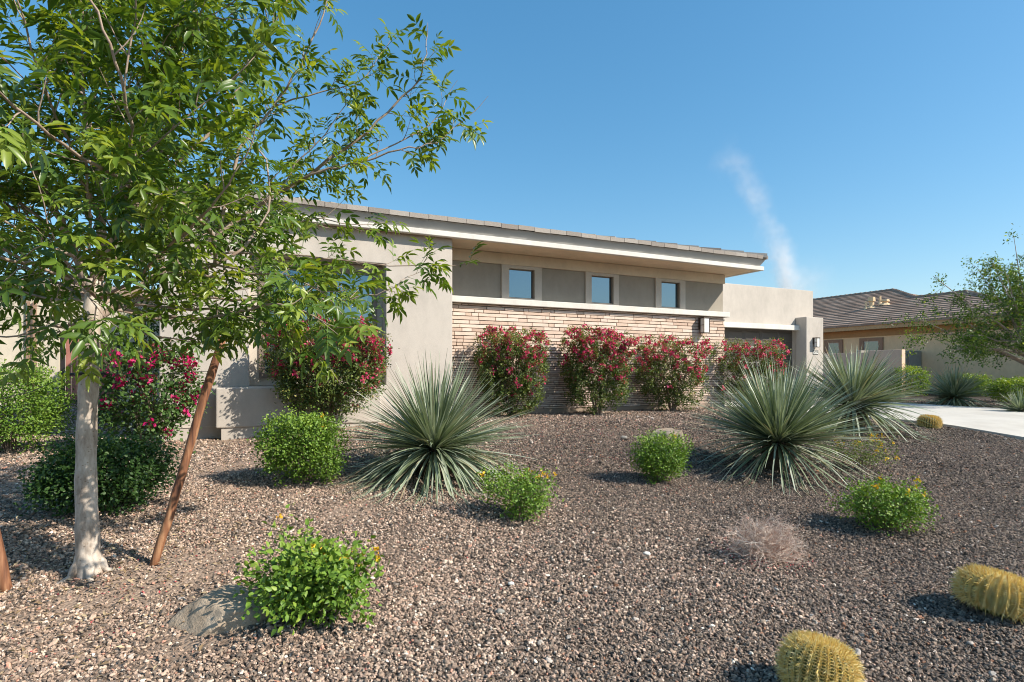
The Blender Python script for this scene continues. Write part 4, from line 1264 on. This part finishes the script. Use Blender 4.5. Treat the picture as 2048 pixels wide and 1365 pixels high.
# boulders -------------------------------------------------------------------------
def boulder(loc, sx, sy, sz, label, seed, sink=.3, rotz=0, cut=.55):
    bm = bmesh.new(); bmesh.ops.create_icosphere(bm, subdivisions=5, radius=1)
    rr = random.Random(seed)
    planes = [(Vector((rr.uniform(-1, 1), rr.uniform(-1, 1), rr.uniform(-.2, 1))).normalized(), rr.uniform(cut, .9)) for _ in range(9)] + [(Vector((.05, -.1, 1)).normalized(), cut)]
    for v in bm.verts:
        for n, d in planes:
            k = v.co.dot(n) - d
            if k > 0: v.co -= n * k * .93
        q = v.co * 2.2 + Vector((seed, 0, 0))
        v.co *= 1 + .07 * noise.fractal(q, 1, 2, 5) + .02 * noise.noise(v.co * 14)
        v.co = Vector((v.co.x * sx, v.co.y * sy, v.co.z * sz))
    bmesh.ops.rotate(bm, verts=bm.verts, cent=(0, 0, 0), matrix=Matrix.Rotation(rotz, 3, 'Z'))
    me = bpy.data.meshes.new('boulder'); bm.to_mesh(me); bm.free()
    me.polygons.foreach_set('use_smooth', np.ones(len(me.polygons), bool))
    me.materials.append(M['boulder'])
    o = bpy.data.objects.new('boulder', me); COL.objects.link(o)
    o.location = Vector(loc) + Vector((0, 0, sz * (1 - sink) * .5))
    tag(o, label, 'boulder', 'granite boulders in the gravel')
g1 = G(470, 1238)
boulder((g1.x - .07, g1.y + .06, g1.z), .29, .24, .17, 'weathered tan boulder half under the nearest lantana', 6, .75, .3, .5)
g2 = G(1338, 900)
boulder((g2.x, g2.y + .25, g2.z), .29, .22, .30, 'flat topped grey boulder behind the small lantana, near the stone wall', 12, .5, .2, .6)
for i, (px, py, s, lab) in enumerate([(1294, 1112, .028, 'white pebble alone in the open gravel below the middle yucca'), (1022, 1172, .022, 'white pebble in the gravel, bottom centre of the yard'),
                                 (1248, 878, .05, 'small grey stone left of the flat topped boulder'), (1000, 1228, .026, 'dark grey stone in the bottom centre gravel')]):
    g = G(px, py)
    bm = bmesh.new(); bmesh.ops.create_icosphere(bm, subdivisions=3, radius=1)
    for v in bm.verts:
        v.co *= 1 + .25 * noise.noise(v.co * 1.3 + Vector((i * 3, 0, 0))); v.co = Vector((v.co.x * s, v.co.y * s * .7, v.co.z * s * .5))
    me = bpy.data.meshes.new('stone'); bm.to_mesh(me); bm.free(); me.polygons.foreach_set('use_smooth', np.ones(len(me.polygons), bool))
    me.materials.append(M['ledge'] if 'white' in lab else M['greywall'])
    o = bpy.data.objects.new('stone', me); COL.objects.link(o); o.location = (g.x, g.y, g.z + s * .25 + .008)
    tag(o, lab, 'stone', 'loose stones in the gravel')

# ================================================================== THE YOUNG TREE
CROWN = [(-900, -900), (760, -900), (660, -30), (690, 60), (780, 55), (885, 60), (885, 160), (965, 225), (930, 330), (870, 440), (800, 430), (780, 490), (950, 500), (945, 590), (850, 610), (770, 640), (700, 660),
         (650, 740), (590, 700), (520, 660), (450, 700), (400, 690), (300, 700), (210, 720), (120, 740), (0, 780), (-900, 900)]
def inside(px, py, poly=CROWN):
    c = False; n = len(poly); j = n - 1
    for i in range(n):
        xi, yi = poly[i]; xj, yj = poly[j]
        if (yi > py) != (yj > py) and px < (xj - xi) * (py - yi) / (yj - yi) + xi: c = not c
        j = i
    return c
def young_tree():
    rr = random.Random(2024); rg = np.random.default_rng(2024)
    base = G(176, 1148)
    root = root_of('tree', base, 'young ash tree with smooth pale grey trunk and bright green leaves on the left', 'tree')
    T0 = base.y
    def W_(px, py, Y): return PX(px, py, Y)
    mb = MB()
    # trunk, slightly wavy, flaring at the foot
    tp = [(176, 1175, 0), (177, 1140, 0), (176, 1105, .0), (174, 1040, 0), (172, 960, .01), (173, 880, .02), (176, 800, .02), (179, 740, .02), (181, 680, .03), (185, 620, .04), (190, 560, .05)]
    tr_ = [.095, .078, .068, .062, .058, .055, .054, .052, .051, .052, .044]
    pts = [W_(a, b, T0 + c) for a, b, c in tp]
    # resample smoothly
    P2, R2 = [], []
    for i in range(len(pts) - 1):
        for k in range(4):
            f = k / 4; P2.append(pts[i].lerp(pts[i + 1], f)); R2.append(tr_[i] * (1 - f) + tr_[i + 1] * f)
    P2.append(pts[-1]); R2.append(tr_[-1])
    mb.tube(P2, [r * (1 + .04 * math.sin(i * 1.3)) for i, r in enumerate(R2)], 20, wob=.025, rng=rr)
    for a in range(5):                       # root flare
        an = a * 1.26 + .4
        d = Vector((math.cos(an), math.sin(an), 0))
        p0 = pts[2] + d * .02
        p1 = base + d * .10; p1.z = float(gz(p1.x, p1.y)) + .006
        p2 = base + d * .26; p2.z = float(gz(p2.x, p2.y)) - .035
        mb.tube([p0, p0.lerp(p1, .6), p1, p2], [.022, .030, .020, .007], 8, wob=.08, rng=rr)
    mb.build('trunk', M['bark'], root, True)
    br = MB()
    LP, LD, LN, LL, LT = [], [], [], [], []
    rach = MB()
    def compound(p, d, size, ylw):
        """pinnate leaf: a drooping rachis with paired leaflets and a terminal one"""
        q = p + d * size * .4
        ax = (q.x / q.y * F + 1024, 745 - (q.z - EYE) / q.y * F)
        if q.y < .9 or not inside(*ax): return
        nl = rr.choice([5, 5, 7])
        L = size; d = d.normalized()
        pts = []
        dd = d.copy(); x = p.copy()
        for k in range(4):
            pts.append(x.copy()); dd = (dd + Vector((0, 0, -.16))).normalized(); x = x + dd * L / 3
        rach.tube(pts, [.0016, .0013, .001, .0008], 3, cap=False)
        up = Vector((0, 0, 1)); s = dd.cross(up)
        s = s.normalized() if s.length > .1 else dd.orthogonal().normalized()
        nn = s.cross(dd).normalized()
        roll = rr.uniform(-.9, .9); s, nn = s * math.cos(roll) + nn * math.sin(roll), nn * math.cos(roll) - s * math.sin(roll)
        tint0 = ylw + rr.uniform(-.15, .15)
        np_ = (nl - 1) // 2
        for k in range(np_):
            f = .35 + .55 * k / max(1, np_ - 1) if np_ > 1 else .6
            i0 = min(2, int(f * 3)); pp = pts[i0].lerp(pts[i0 + 1], f * 3 - i0)
            for sg in (-1, 1):
                LP.append(pp); LD.append(s * sg * .85 + dd * .55 + Vector((0, 0, rr.uniform(-.35, .12)))); LN.append(nn + s * rr.uniform(-.35, .35) + dd * rr.uniform(-.2, .2)); LL.append(L * rr.uniform(.50, .68)); LT.append(tint0 + rr.uniform(-.12, .12))
        LP.append(pts[-1]); LD.append(dd + Vector((0, 0, rr.uniform(-.3, .1)))); LN.append(nn); LL.append(L * rr.uniform(.58, .75)); LT.append(tint0 + rr.uniform(-.1, .1))
    def twig(p, d, L, r, dense):
        pts = [p]; q = p.copy(); d = d.normalized(); n = 4
        for i in range(n):
            d = (d + Vector((rr.gauss(0, .12), rr.gauss(0, .12), .09 + rr.gauss(0, .08)))).normalized()
            q = q + d * L / n; pts.append(q.copy())
        br.tube(pts, [r, r * .8, r * .65, r * .5, r * .35], 5, cap=False)
        nodes = max(2, int(L / .058 * dense))
        for i in range(nodes):
            f = (.25 + .72 * i / nodes) * n; k = min(n - 1, int(f)); pp = pts[k].lerp(pts[k + 1], f - k)
            ax = (pts[k + 1] - pts[k]).normalized(); o = ax.orthogonal().normalized(); o.rotate(Matrix.Rotation(i * 1.57 + rr.uniform(-.4, .4), 3, ax))
            for sg in (1, -1):
                if rr.random() < .61: compound(pp, (ax * .7 + o * sg + Vector((0, 0, .05))).normalized(), rr.uniform(.105, .155), .38 + .25 * (i / nodes) ** 2)
        for k in range(rr.choice([2, 3, 4])):        # bright tuft at the tip
            compound(pts[-1], (d * 1.1 + Vector((rr.gauss(0, .45), rr.gauss(0, .45), rr.gauss(.1, .3)))).normalized(), rr.uniform(.09, .135), .80)
    def limb(pts, r0, r1, every=.10, tl=(.16, .42), dense=1.0, start=.15, sub=0):
        # smooth
        P_ = []
        m = len(pts)
        for i in range(m - 1):
            p0 = pts[max(i - 1, 0)]; p1 = pts[i]; p2 = pts[i + 1]; p3 = pts[min(i + 2, m - 1)]
            for k in range(4):
                t = k / 4
                P_.append(.5 * ((2 * p1) + (p2 - p0) * t + (2 * p0 - 5 * p1 + 4 * p2 - p3) * t * t + (3 * p1 - p0 - 3 * p2 + p3) * t ** 3))
        P_.append(pts[-1])
        n = len(P_)
        P_ = [p + Vector((rr.gauss(0, .006), rr.gauss(0, .006), rr.gauss(0, .006))) if 0 < i < n - 1 else p for i, p in enumerate(P_)]
        br.tube(P_, [.78 * (r0 + (r1 - r0) * i / (n - 1)) for i in range(n)], 7, cap=True)
        acc = 0; tot = sum((P_[i + 1] - P_[i]).length for i in range(n - 1)); run = 0; side = 0
        for i in range(n - 1):
            seg = (P_[i + 1] - P_[i]); run += seg.length; acc += seg.length
            if run / tot < start: acc = 0; continue
            while acc > every:
                acc -= every; side += 1
                d = seg.normalized(); o = d.orthogonal().normalized(); o.rotate(Matrix.Rotation(side * 2.4 + rr.uniform(-.5, .5), 3, d))
                p = P_[i].lerp(P_[i + 1], rr.random())
                if sub and rr.random() < sub:
                    L2 = rr.uniform(.45, .8); dd = (d * .8 + o * .8 + Vector((0, 0, .15))).normalized()
                    limb([p, p + dd * L2 * .5 + Vector((0, 0, rr.uniform(-.02, .05))), p + dd * L2 + Vector((0, 0, rr.uniform(-.02, .12)))], r1 * 1.1, .003, .12, (.12, .30), dense, .2)
                else:
                    twig(p, d * .75 + o * .8, rr.uniform(*tl) * (1.1 - .4 * run / tot), .0035, dense)
        twig(P_[-1], P_[-1] - P_[-2], .2, r1, dense)
    T = T0 + .05
    L = lambda *a: [W_(*q) for q in a]
    # leaders and the visible limbs, traced in depth
    limb(L((190, 565, T), (205, 470, T), (196, 340, T + .05), (170, 220, T + .1), (150, 80, T + .1), (135, -120, T + .2), (120, -320, T + .2)), .040, .010, .15, sub=.2, start=.1)
    limb(L((188, 600, T), (150, 500, T - .05), (110, 420, T - .15), (75, 350, T - .25), (0, 245, T - .4), (-90, 120, T - .5), (-160, -60, T - .6)), .034, .008, .11, sub=.25, start=.15)
    limb(L((190, 590, T), (230, 470, T + .15), (240, 330, T + .3), (225, 200, T + .4), (215, 60, T + .5), (210, -150, T + .6)), .030, .008, .15, sub=.2)
    limb(L((188, 640, T), (300, 560, T + .15), (400, 490, T + .3), (480, 435, T + .4), (560, 385, T + .5), (690, 300, T + .55), (775, 225, T + .6), (835, 160, T + .6), (852, 95, T + .6)), .030, .004, .16, (.10, .26), .8, .45)
    limb(L((560, 385, T + .5), (620, 350, T + .4), (700, 332, T + .4), (800, 300, T + .4), (870, 285, T + .45), (938, 232, T + .5)), .013, .003, .17, (.08, .20), .75, .2)
    limb(L((700, 332, T + .4), (790, 288, T + .5), (860, 250, T + .6), (890, 205, T + .65)), .008, .003, .15, (.08, .18), .8, .4)
    limb(L((440, 460, T + .35), (480, 300, T + .4), (545, 215, T + .5), (600, 130, T + .5), (645, 30, T + .5), (665, -60, T + .5)), .016, .004, .17, (.10, .26), .8, .25)
    limb(L((545, 215, T + .5), (640, 185, T + .6), (720, 165, T + .6), (760, 110, T + .7)), .008, .003, .15, (.08, .20), .8, .3)
    limb(L((330, 540, T + .2), (420, 510, T + .3), (520, 507, T + .35), (650, 515, T + .35), (780, 530, T + .35), (905, 532, T + .35)), .013, .003, .19, (.08, .18), .8, .3)
    limb(L((360, 590, T + .1), (500, 600, T + .1), (620, 598, T + .1), (700, 597, T + .1), (770, 585, T + .1), (805, 560, T + .1)), .011, .003, .15, (.10, .24), .8, .3)
    limb(L((250, 620, T - .1), (380, 640, T - .3), (480, 625, T - .5), (560, 610, T - .6), (640, 640, T - .7)), .014, .004, .11, (.12, .26), 1.0, .3)
    limb(L((430, 530, T - .1), (425, 470, T - .3), (360, 410, T - .6), (250, 360, T - 1.0), (130, 290, T - 1.4), (30, 215, T - 1.7)), .017, .006, .16, (.12, .28), .8, .25)
    limb(L((300, 560, T), (430, 530, T - .1), (500, 480, T), (540, 400, T + .1), (530, 320, T + .1), (480, 250, T + .1), (450, 180, T + .1)), .014, .004, .12, (.14, .32), .9, .3)
    limb(L((560, 385, T + .5), (590, 330, T + .5), (650, 270, T + .5), (700, 200, T + .5)), .008, .003, .15, (.08, .2), .8, .3)
    limb(L((200, 520, T), (270, 420, T - .1), (330, 280, T - .1), (350, 150, T), (390, 20, T + .1), (420, -120, T + .1)), .024, .006, .15, (.14, .34), .8, sub=.2)
    limb(L((240, 470, T), (330, 350, T + .3), (440, 240, T + .5), (510, 110, T + .6), (580, -10, T + .7), (640, -150, T + .7)), .022, .006, .17, (.12, .28), .75, sub=.15)
    limb(L((200, 600, T - .1), (150, 560, T - .5), (90, 530, T - .9), (20, 520, T - 1.2), (-80, 480, T - 1.4)), .018, .005, .11, sub=.3)
    limb(L((190, 640, T - .1), (120, 650, T - .3), (40, 670, T - .5), (-60, 680, T - .6)), .012, .004, .11, (.12, .3))
    limb(L((195, 640, T + .1), (280, 600, T + .3), (380, 590, T + .6), (480, 580, T + .8)), .012, .004, .10, (.14, .34))
    limb(L((188, 600, T + .1), (100, 560, T + .4), (20, 520, T + .7), (-60, 480, T + .9)), .014, .004, .10, sub=.3)
    limb(L((200, 560, T - .1), (230, 480, T - .5), (260, 380, T - .9), (260, 250, T - 1.2), (230, 120, T - 1.4), (180, 0, T - 1.5)), .016, .005, .12, sub=.25)
    limb(L((196, 600, T - .1), (270, 560, T - .4), (330, 500, T - .7), (420, 420, T - 1.0), (480, 330, T - 1.1)), .014, .004, .13, (.12, .28))
    limb(L((260, 610, T), (420, 620, T - .2), (520, 640, T - .3), (600, 665, T - .35), (640, 710, T - .4)), .012, .003, .10, (.12, .30), 1.0, .3)
    limb(L((330, 540, T + .2), (450, 560, T + .4), (560, 575, T + .6), (660, 570, T + .7), (720, 600, T + .7)), .012, .003, .10, (.14, .32), 1.0, .3)
    limb(L((230, 620, T + .1), (340, 640, T + .3), (440, 645, T + .5), (540, 640, T + .6)), .012, .003, .10, (.14, .34), 1.0, .3)
    limb(L((280, 560, T), (400, 530, T - .2), (500, 545, T - .4), (600, 560, T - .5), (660, 600, T - .5)), .012, .003, .10, (.14, .30), 1.0, .3)
    limb(L((220, 640, T - .1), (300, 670, T - .2), (380, 680, T - .3)), .010, .003, .09, (.12, .28), 1.0, .2)
    limb(L((480, 435, T + .4), (560, 450, T + .4), (640, 440, T + .45), (720, 450, T + .5)), .010, .003, .13, (.12, .28), .9, .3)
    # further limbs all round fill the crown
    for k in range(15):
        az = 6.283 * k / 15 + rr.uniform(-.15, .15); el = rr.uniform(-.12, .85); Lg = rr.uniform(1.0, 1.75)
        f = rr.random(); s = W_(186, 640, T).lerp(W_(196, 380, T), f)
        d = Vector((math.cos(az) * math.cos(el), math.sin(az) * math.cos(el), math.sin(el)))
        if d.x > .45 and el < .9: d.x *= .55; d.z += .3; d.normalize()
        if d.y < -.4: Lg *= .8
        limb([s, s + d * Lg * .35 + Vector((0, 0, .02)), s + d * Lg * .7 + Vector((0, 0, .10)), s + d * Lg + Vector((0, 0, .28))], .014, .004, .12, (.16, .36), .95, .25, .25)
    br.build('branches', M['branch'], root, True)
    n = len(LP)
    P = np.array([tuple(p) for p in LP]); D = np.array([tuple(p) for p in LD]); Nn = np.array([tuple(p) for p in LN]); Ls = np.array(LL)
    leaves_obj('leaves', P, D, Nn, Ls, Ls * rg.uniform(.28, .38, n), np.clip(np.array(LT), 0, 1), ASH, M['ash_leaf'], root, True)
    rach.build('leaf_stalks', M['lantana'], root)
    print('leaflets', n)
young_tree()

# stakes, tie and guy wires
def stake(p0, p1, r, label, seed):
    rr = random.Random(seed); mb = MB(); p0 = Vector(p0); p1 = Vector(p1)
    pts = [p0.lerp(p1, i / 12) + Vector((rr.gauss(0, .003), rr.gauss(0, .003), 0)) for i in range(13)]
    mid = p0.copy()
    mb.tube(pts, [r * rr.uniform(.92, 1.08) for _ in pts], 14, wob=.05, rng=rr)
    o = mb.build('tree_stake', M['stake'], None, True, loc=mid)
    tag(o, label, 'stake', 'wooden tree stakes')
    return p0, p1
s0 = G(308, 1130); s1 = PX(446, 674, s0.y + .18)
stake(s0 - (s1 - s0) * .06, s1, .026, 'round reddish brown wooden stake leaning right of the young tree', 3)
q0 = G(12, 1182); q1 = PX(-70, 770, q0.y - .05)
stake(q0 - (q1 - q0) * .06, q1, .030, 'brown wooden stake cut off by the left edge of the picture', 4)
tc = PX(178, 749, G(176, 1148).y + .02)
tie = root_of('tree_tie', tc, 'black rubber tie and wire looped round the pale tree trunk', 'tree tie')
mb = MB()
ring = [tc + Vector((math.cos(a) * .067, math.sin(a) * .067, .004 * math.sin(3 * a))) for a in np.linspace(0, 6.283, 25)]
mb.tube(ring, .009, 8)
mb.tube([tc + Vector((-.06, -.03, .002)), tc + Vector((-.13, -.02, -.004))], [.009, .008], 8)
mb.tube([tc + Vector((.06, -.03, .0)), tc + Vector((.12, -.02, .003))], [.007, .006], 8)
mb.build('rubber_tie', M['rubber'], tie)
mb = MB()
f = .155
sp1 = s1.lerp(s0, (745 - 674) / (1130 - 674))
mb.tube([tc + Vector((.11, -.02, .003)), tc.lerp(sp1, .5) + Vector((0, 0, -.012)), sp1], .0022, 5)
qp = q1.lerp(q0, .1)
mb.tube([tc + Vector((-.12, -.02, -.004)), tc.lerp(qp, .5) + Vector((0, 0, -.015)), qp], .0022, 5)
mb.build('guy_wire', M['wire'], tie)

# ================================================================== TREE ON THE RIGHT
def far_tree():
    rr = random.Random(9); rg = np.random.default_rng(9)
    Yt = 16.5
    x0 = (2068 - 1024) / F * Yt
    base = Vector((x0, Yt, float(gz(x0, Yt))))
    root = root_of('tree', base, 'loose leafy tree at the right edge across the driveway', 'tree')
    mb = MB()
    fork = base + Vector((-.05, 0, 1.1))
    mb.tube([base + Vector((0, 0, -.1)), base + Vector((.02, 0, .5)), fork], [.12, .095, .085], 10, wob=.05, rng=rr)
    mb.build('trunk', M['bark'], root, True)
    br = MB(); C = []
    for k in range(46):
        az = 6.283 * k / 46 + rr.uniform(-.2, .2); el = rr.uniform(-.1, 1.25); Lg = rr.uniform(1.8, 2.85) * (1.15 if math.cos(az) < -.3 else .95)
        d = Vector((math.cos(az) * math.cos(el), math.sin(az) * math.cos(el), math.sin(el)))
        s = fork + Vector((0, 0, rr.uniform(0, 1.0)))
        pts = [s, s + d * Lg * .4 + Vector((0, 0, .15)), s + d * Lg * .75 + Vector((0, 0, .2)), s + d * Lg + Vector((0, 0, .05 if el < .3 else .3))]
        br.tube(pts, [.03, .022, .014, .006], 6, cap=False)
        for j in range(15):
            f = rr.uniform(.3, 1.0) * 3; i = min(2, int(f)); p = pts[i].lerp(pts[i + 1], f - i)
            o = Vector((rr.gauss(0, .28), rr.gauss(0, .28), rr.gauss(-.02, .22)))
            br.tube([p, p + o * .5 + Vector((0, 0, .03)), p + o], [.006, .004, .002], 4, cap=False)
            C.append(tuple(p + o)); C.append(tuple(p + o * .6))
    C = np.array(C); per = 20
    P = np.repeat(C, per, 0) + rg.normal(0, .085, (len(C) * per, 3)); n = len(P)
    D = rdir(rg, n) + np.array([0, 0, -.35]); Nn = rdir(rg, n) + np.array([0, 0, .8]); L = rg.uniform(.06, .11, n)
    leaves_obj('leaves', P, D, Nn, L, L * .40, np.clip(rg.normal(.40, .25, n), 0, 1), DIA, M['ash_leaf'], root)
    br.build('branches', M['branch'], root, True)
far_tree()

# ================================================================== DUST PLUME
def plume():
    Yp = 150.0
    c = PX(1520, 450, Yp)
    s = Yp / F
    hx, hy, hz = 170 * s, 9.0, 210 * s
    V = [(c.x + a * hx, c.y + b_ * hy, c.z + d * hz) for a, b_, d in ((-1, -1, -1), (1, -1, -1), (1, 1, -1), (-1, 1, -1), (-1, -1, 1), (1, -1, 1), (1, 1, 1), (-1, 1, 1))]
    m = bpy.data.materials.new('dust'); m.use_nodes = True; t = m.node_tree
    t.nodes.remove(t.nodes['Principled BSDF'])
    pv_ = t.nodes.new('ShaderNodeVolumePrincipled'); pv_.inputs['Color'].default_value = (.985, .97, .96, 1); pv_.inputs['Anisotropy'].default_value = 0
    t.links.new(pv_.outputs[0], t.nodes['Material Output'].inputs['Volume'])
    co = coords(t)
    nz_ = N(t, 'ShaderNodeTexNoise', i_Scale=.16, i_Detail=5, i_Roughness=.6); t.links.new(co, nz_.inputs['Vector'])
    sub = N(t, 'ShaderNodeVectorMath', operation='SUBTRACT'); sub.inputs[1].default_value = (.5, .5, .5); t.links.new(nz_.outputs['Color'], sub.inputs[0])
    sc_ = N(t, 'ShaderNodeVectorMath', operation='SCALE'); sc_.inputs['Scale'].default_value = 7.5; t.links.new(sub.outputs[0], sc_.inputs[0])
    ad = N(t, 'ShaderNodeVectorMath', operation='ADD'); t.links.new(co, ad.inputs[0]); t.links.new(sc_.outputs[0], ad.inputs[1])
    prev = None
    # wisps: from px, to px, half width px, strength
    for (xa, ya, xb, yb, w, k) in ((1600, 660, 1545, 440, 28, .9), (1570, 520, 1455, 285, 28, .27), (1500, 325, 1415, 322, 30, .15), (1620, 620, 1580, 520, 66, .26)):
        pa = Vector(((xa - 1520) * s, 0, (450 - ya) * s)); pb = Vector(((xb - 1520) * s, 0, (450 - yb) * s))
        mid = (pa + pb) / 2; d = pb - pa; ang = math.atan2(d.x, d.z)
        mp = N(t, 'ShaderNodeMapping', vector_type='TEXTURE')
        mp.inputs['Location'].default_value = mid; mp.inputs['Rotation'].default_value = (0, ang, 0); mp.inputs['Scale'].default_value = (w * s * 1.35, 4.5, d.length / 2 * 1.25)
        t.links.new(ad.outputs[0], mp.inputs[0])
        g = N(t, 'ShaderNodeTexGradient', gradient_type='QUADRATIC_SPHERE'); t.links.new(mp.outputs[0], g.inputs[0])
        mu = N(t, 'ShaderNodeMath', operation='MULTIPLY'); mu.inputs[1].default_value = k; t.links.new(g.outputs['Fac'], mu.inputs[0])
        if prev is None: prev = mu
        else:
            a2 = N(t, 'ShaderNodeMath', operation='ADD'); t.links.new(prev.outputs[0], a2.inputs[0]); t.links.new(mu.outputs[0], a2.inputs[1]); prev = a2
    n5 = N(t, 'ShaderNodeTexNoise', i_Scale=.5, i_Detail=6, i_Roughness=.65); t.links.new(co, n5.inputs['Vector'])
    r5 = ramp(t, [(.3, (.25, .25, .25)), (.7, (1.2, 1.2, 1.2))]); t.links.new(n5.outputs['Fac'], r5.inputs[0])
    f1 = N(t, 'ShaderNodeMath', operation='MULTIPLY'); t.links.new(prev.outputs[0], f1.inputs[0]); t.links.new(r5.outputs[0], f1.inputs[1])
    f2 = N(t, 'ShaderNodeMath', operation='MULTIPLY'); f2.inputs[1].default_value = .55; t.links.new(f1.outputs[0], f2.inputs[0])
    t.links.new(f2.outputs[0], pv_.inputs['Density'])
    m.cycles.volume_step_rate = 1.0
    o = make('dust_plume', V, [(3, 2, 1, 0), (4, 5, 6, 7), (0, 1, 5, 4), (1, 2, 6, 5), (2, 3, 7, 6), (3, 0, 4, 7)], m, None, loc=c)
    tag(o, 'thin pale wisp of dust rising in the sky behind the garage roof', 'dust', kind='stuff')
plume()
